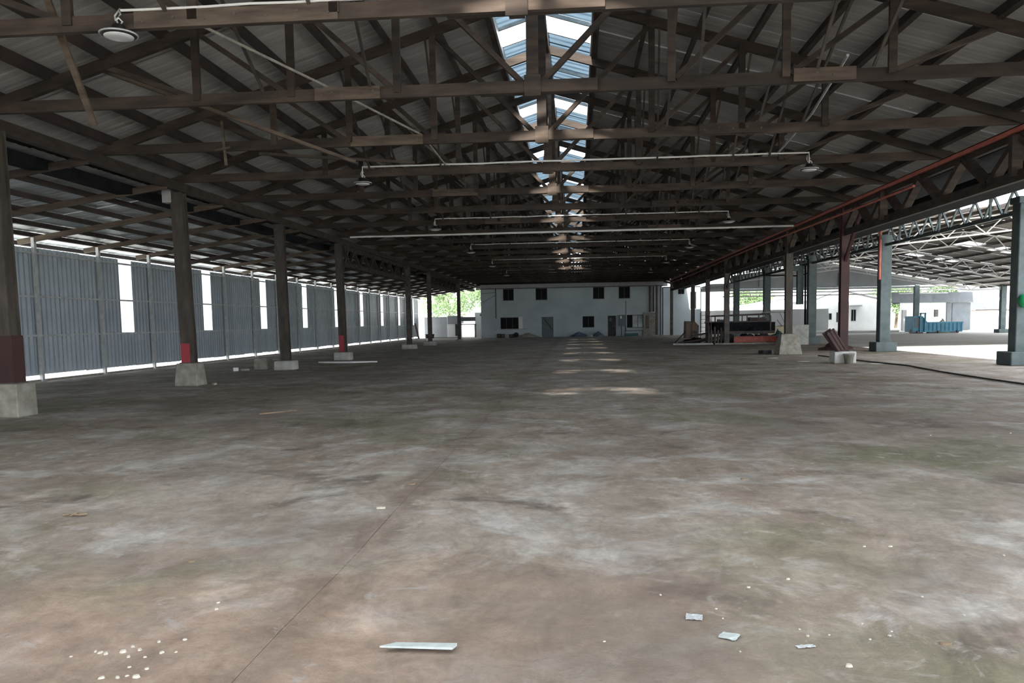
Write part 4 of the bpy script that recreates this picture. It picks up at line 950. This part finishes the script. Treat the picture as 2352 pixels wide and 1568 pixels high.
# steel strip lying in the foreground
b = MB(); b.add([(-.19, -.02, .0), (.17, -.035, .0), (.185, .03, .0), (-.12, .04, .0), (-.19, -.02, .008), (.17, -.035, .012), (.185, .03, .014), (-.12, .04, .010)],
               [(3, 2, 1, 0), (4, 5, 6, 7), (0, 1, 5, 4), (1, 2, 6, 5), (2, 3, 7, 6), (3, 0, 4, 7)])
o = tag(b.build('steel_strip', 'steel_plate', None, (-.79, 3.76, .020)), 'pale flat metal strip lying at the bottom centre', 'metal strip'); o.rotation_euler = (-.10, .01, .02)
def foil(x, y, w, d, rz, label, seed, m='foil'):
    random.seed(seed); b = MB(); n = 6; vs = []; fs = []
    for j_ in range(n+1):
        for i_ in range(n+1): vs.append((w*(i_/n-.5)+random.uniform(-1, 1)*.003, d*(j_/n-.5)+random.uniform(-1, 1)*.003, .006+.008*abs(noise.noise((i_*.8, j_*.8, seed*1.7)))))
    for j_ in range(n):
        for i_ in range(n): k0 = j_*(n+1)+i_; fs.append((k0, k0+1, k0+n+2, k0+n+1))
    b.add(vs, fs); o = b.build('foil_scrap', m, None, (x, y, 0)); o.rotation_euler = (0, 0, rz)
    md = o.modifiers.new('thick', 'SOLIDIFY'); md.thickness = .002
    tag(o, label, 'scrap', 'foil scraps at lower right')
foil(.61, 4.25, .085, .08, -.15, 'bluish crinkled foil square, farthest of the three at lower right', 1)
foil(.745, 3.99, .09, .085, -.5, 'greyish foil square with a lifted corner, middle of the three', 2, 'steel_plate')
foil(1.09, 3.88, .09, .03, .25, 'narrow white foil strip, rightmost of the three', 3)
# plaster chips, each its own thing
def FX(u, v):      # floor point under a measured spot (camera model as above)
    f, cy, yaw, pitch, roll = 1842.4, 896.2, .0824, .0852, .0167
    a = (u-1176)/f; b_ = (v-cy)/f; c, s = math.cos(roll), math.sin(roll); a, b_ = a*c-b_*s, a*s+b_*c
    up = -b_; z = up*math.cos(pitch)-math.sin(pitch); dh = up*math.sin(pitch)+math.cos(pitch)
    x = a*math.cos(yaw)-dh*math.sin(yaw); y = a*math.sin(yaw)+dh*math.cos(yaw); t_ = -1.6/z; return x*t_, y*t_
chips = [(220, 1496, 10), (231, 1499, 12), (243, 1502, 14), (284, 1497, 18), (306, 1485, 12), (321, 1492, 12), (296, 1508, 12), (372, 1499, 13), (365, 1474, 11), (425, 1469, 11), (405, 1497, 8), (298, 1532, 9), (338, 1536, 11), (314, 1555, 20), (234, 1557, 14), (270, 1556, 12), (292, 1552, 9), (502, 1384, 9), (497, 1399, 12), (333, 1509, 9), (163, 1508, 8)]
hard = [(1719, 1349, 9), (1810, 1330, 11), (1517, 1366, 8), (1836, 1445, 7), (1855, 1460, 8), (1905, 1458, 6), (1998, 1468, 7), (2044, 1460, 8), (2048, 1450, 7), (2118, 1370, 6), (1985, 1255, 8), (2045, 1255, 9), (2305, 1275, 8), (1950, 1530, 18), (2137, 1000, 5), (2320, 995, 6), (1388, 1473, 7), (1660, 1420, 6), (1700, 1496, 6), (2215, 1412, 6), (1980, 1432, 6), (1645, 1398, 6)]
for grp, lst, side in (('plaster chips at lower left', chips, 'left'), ('white chips on the right floor', hard, 'right')):
    for i, (u, v, s) in enumerate(lst):
        x, y = FX(u, v); r = s/1842.4*math.hypot(y, 1.6)*.55; random.seed(u)
        b = MB(); n = 6; ring = [(math.cos(2*PI*k/n)*r*random.uniform(.7, 1.2), math.sin(2*PI*k/n)*r*random.uniform(.5, .9)) for k in range(n)]
        vs = [(p[0], p[1], 0) for p in ring]+[(p[0]*.75, p[1]*.7, r*.5) for p in ring]
        b.add(vs, [tuple(range(n-1, -1, -1)), tuple(range(n, 2*n))]+[(k, (k+1) % n, n+(k+1) % n, n+k) for k in range(n)])
        o = b.build('plaster_chip', 'plaster_chip', None, (x, y, .0)); o.rotation_euler = (0, 0, random.uniform(0, 3))
        where = 'bottom left corner area' if v > 1520 and side == 'left' else ('scattered group' if side == 'left' else 'open floor')
        tag(o, 'small pale plaster chip, %s from the left among the chips at lower %s' % (ORD[sorted(range(len(lst)), key=lambda q: lst[q][0]).index(i)], side), 'chip', grp)
x, y = FX(170, 1186)
b = MB(); b.tube([(-.10, 0, .012), (-.03, .01, .02), (.05, 0, .015), (.11, .02, .02)], .008, 6); b.tube([(-.06, .02, .012), (.03, .03, .03), (.08, .01, .012)], .006, 5); b.tube([(-.02, -.02, .01), (.02, .02, .03)], .006, 5)
tag(b.build('twig_bundle', 'twig', None, (x, y, 0)), 'small dark bundle of twigs on the left floor', 'twigs')
for (u, v, w, lab) in ((945, 1112, .10, 'small brown clod beside the floor joint'), (875, 1167, .11, 'pale flat flake on the floor joint'), (440, 1290, .05, 'tiny dark clod at left middle floor'), (1708, 1101, .07, 'small dark fleck on the middle right floor'), (2170, 1480, .06, 'small dark scuff lump at the lower right edge')):
    x, y = FX(u, v); pancake('floor_flake', x, y, w, w*.5, 'plaster_chip' if 'pale' in lab else 'twig', lab, 'flake', 0, seed=u, th=.012)
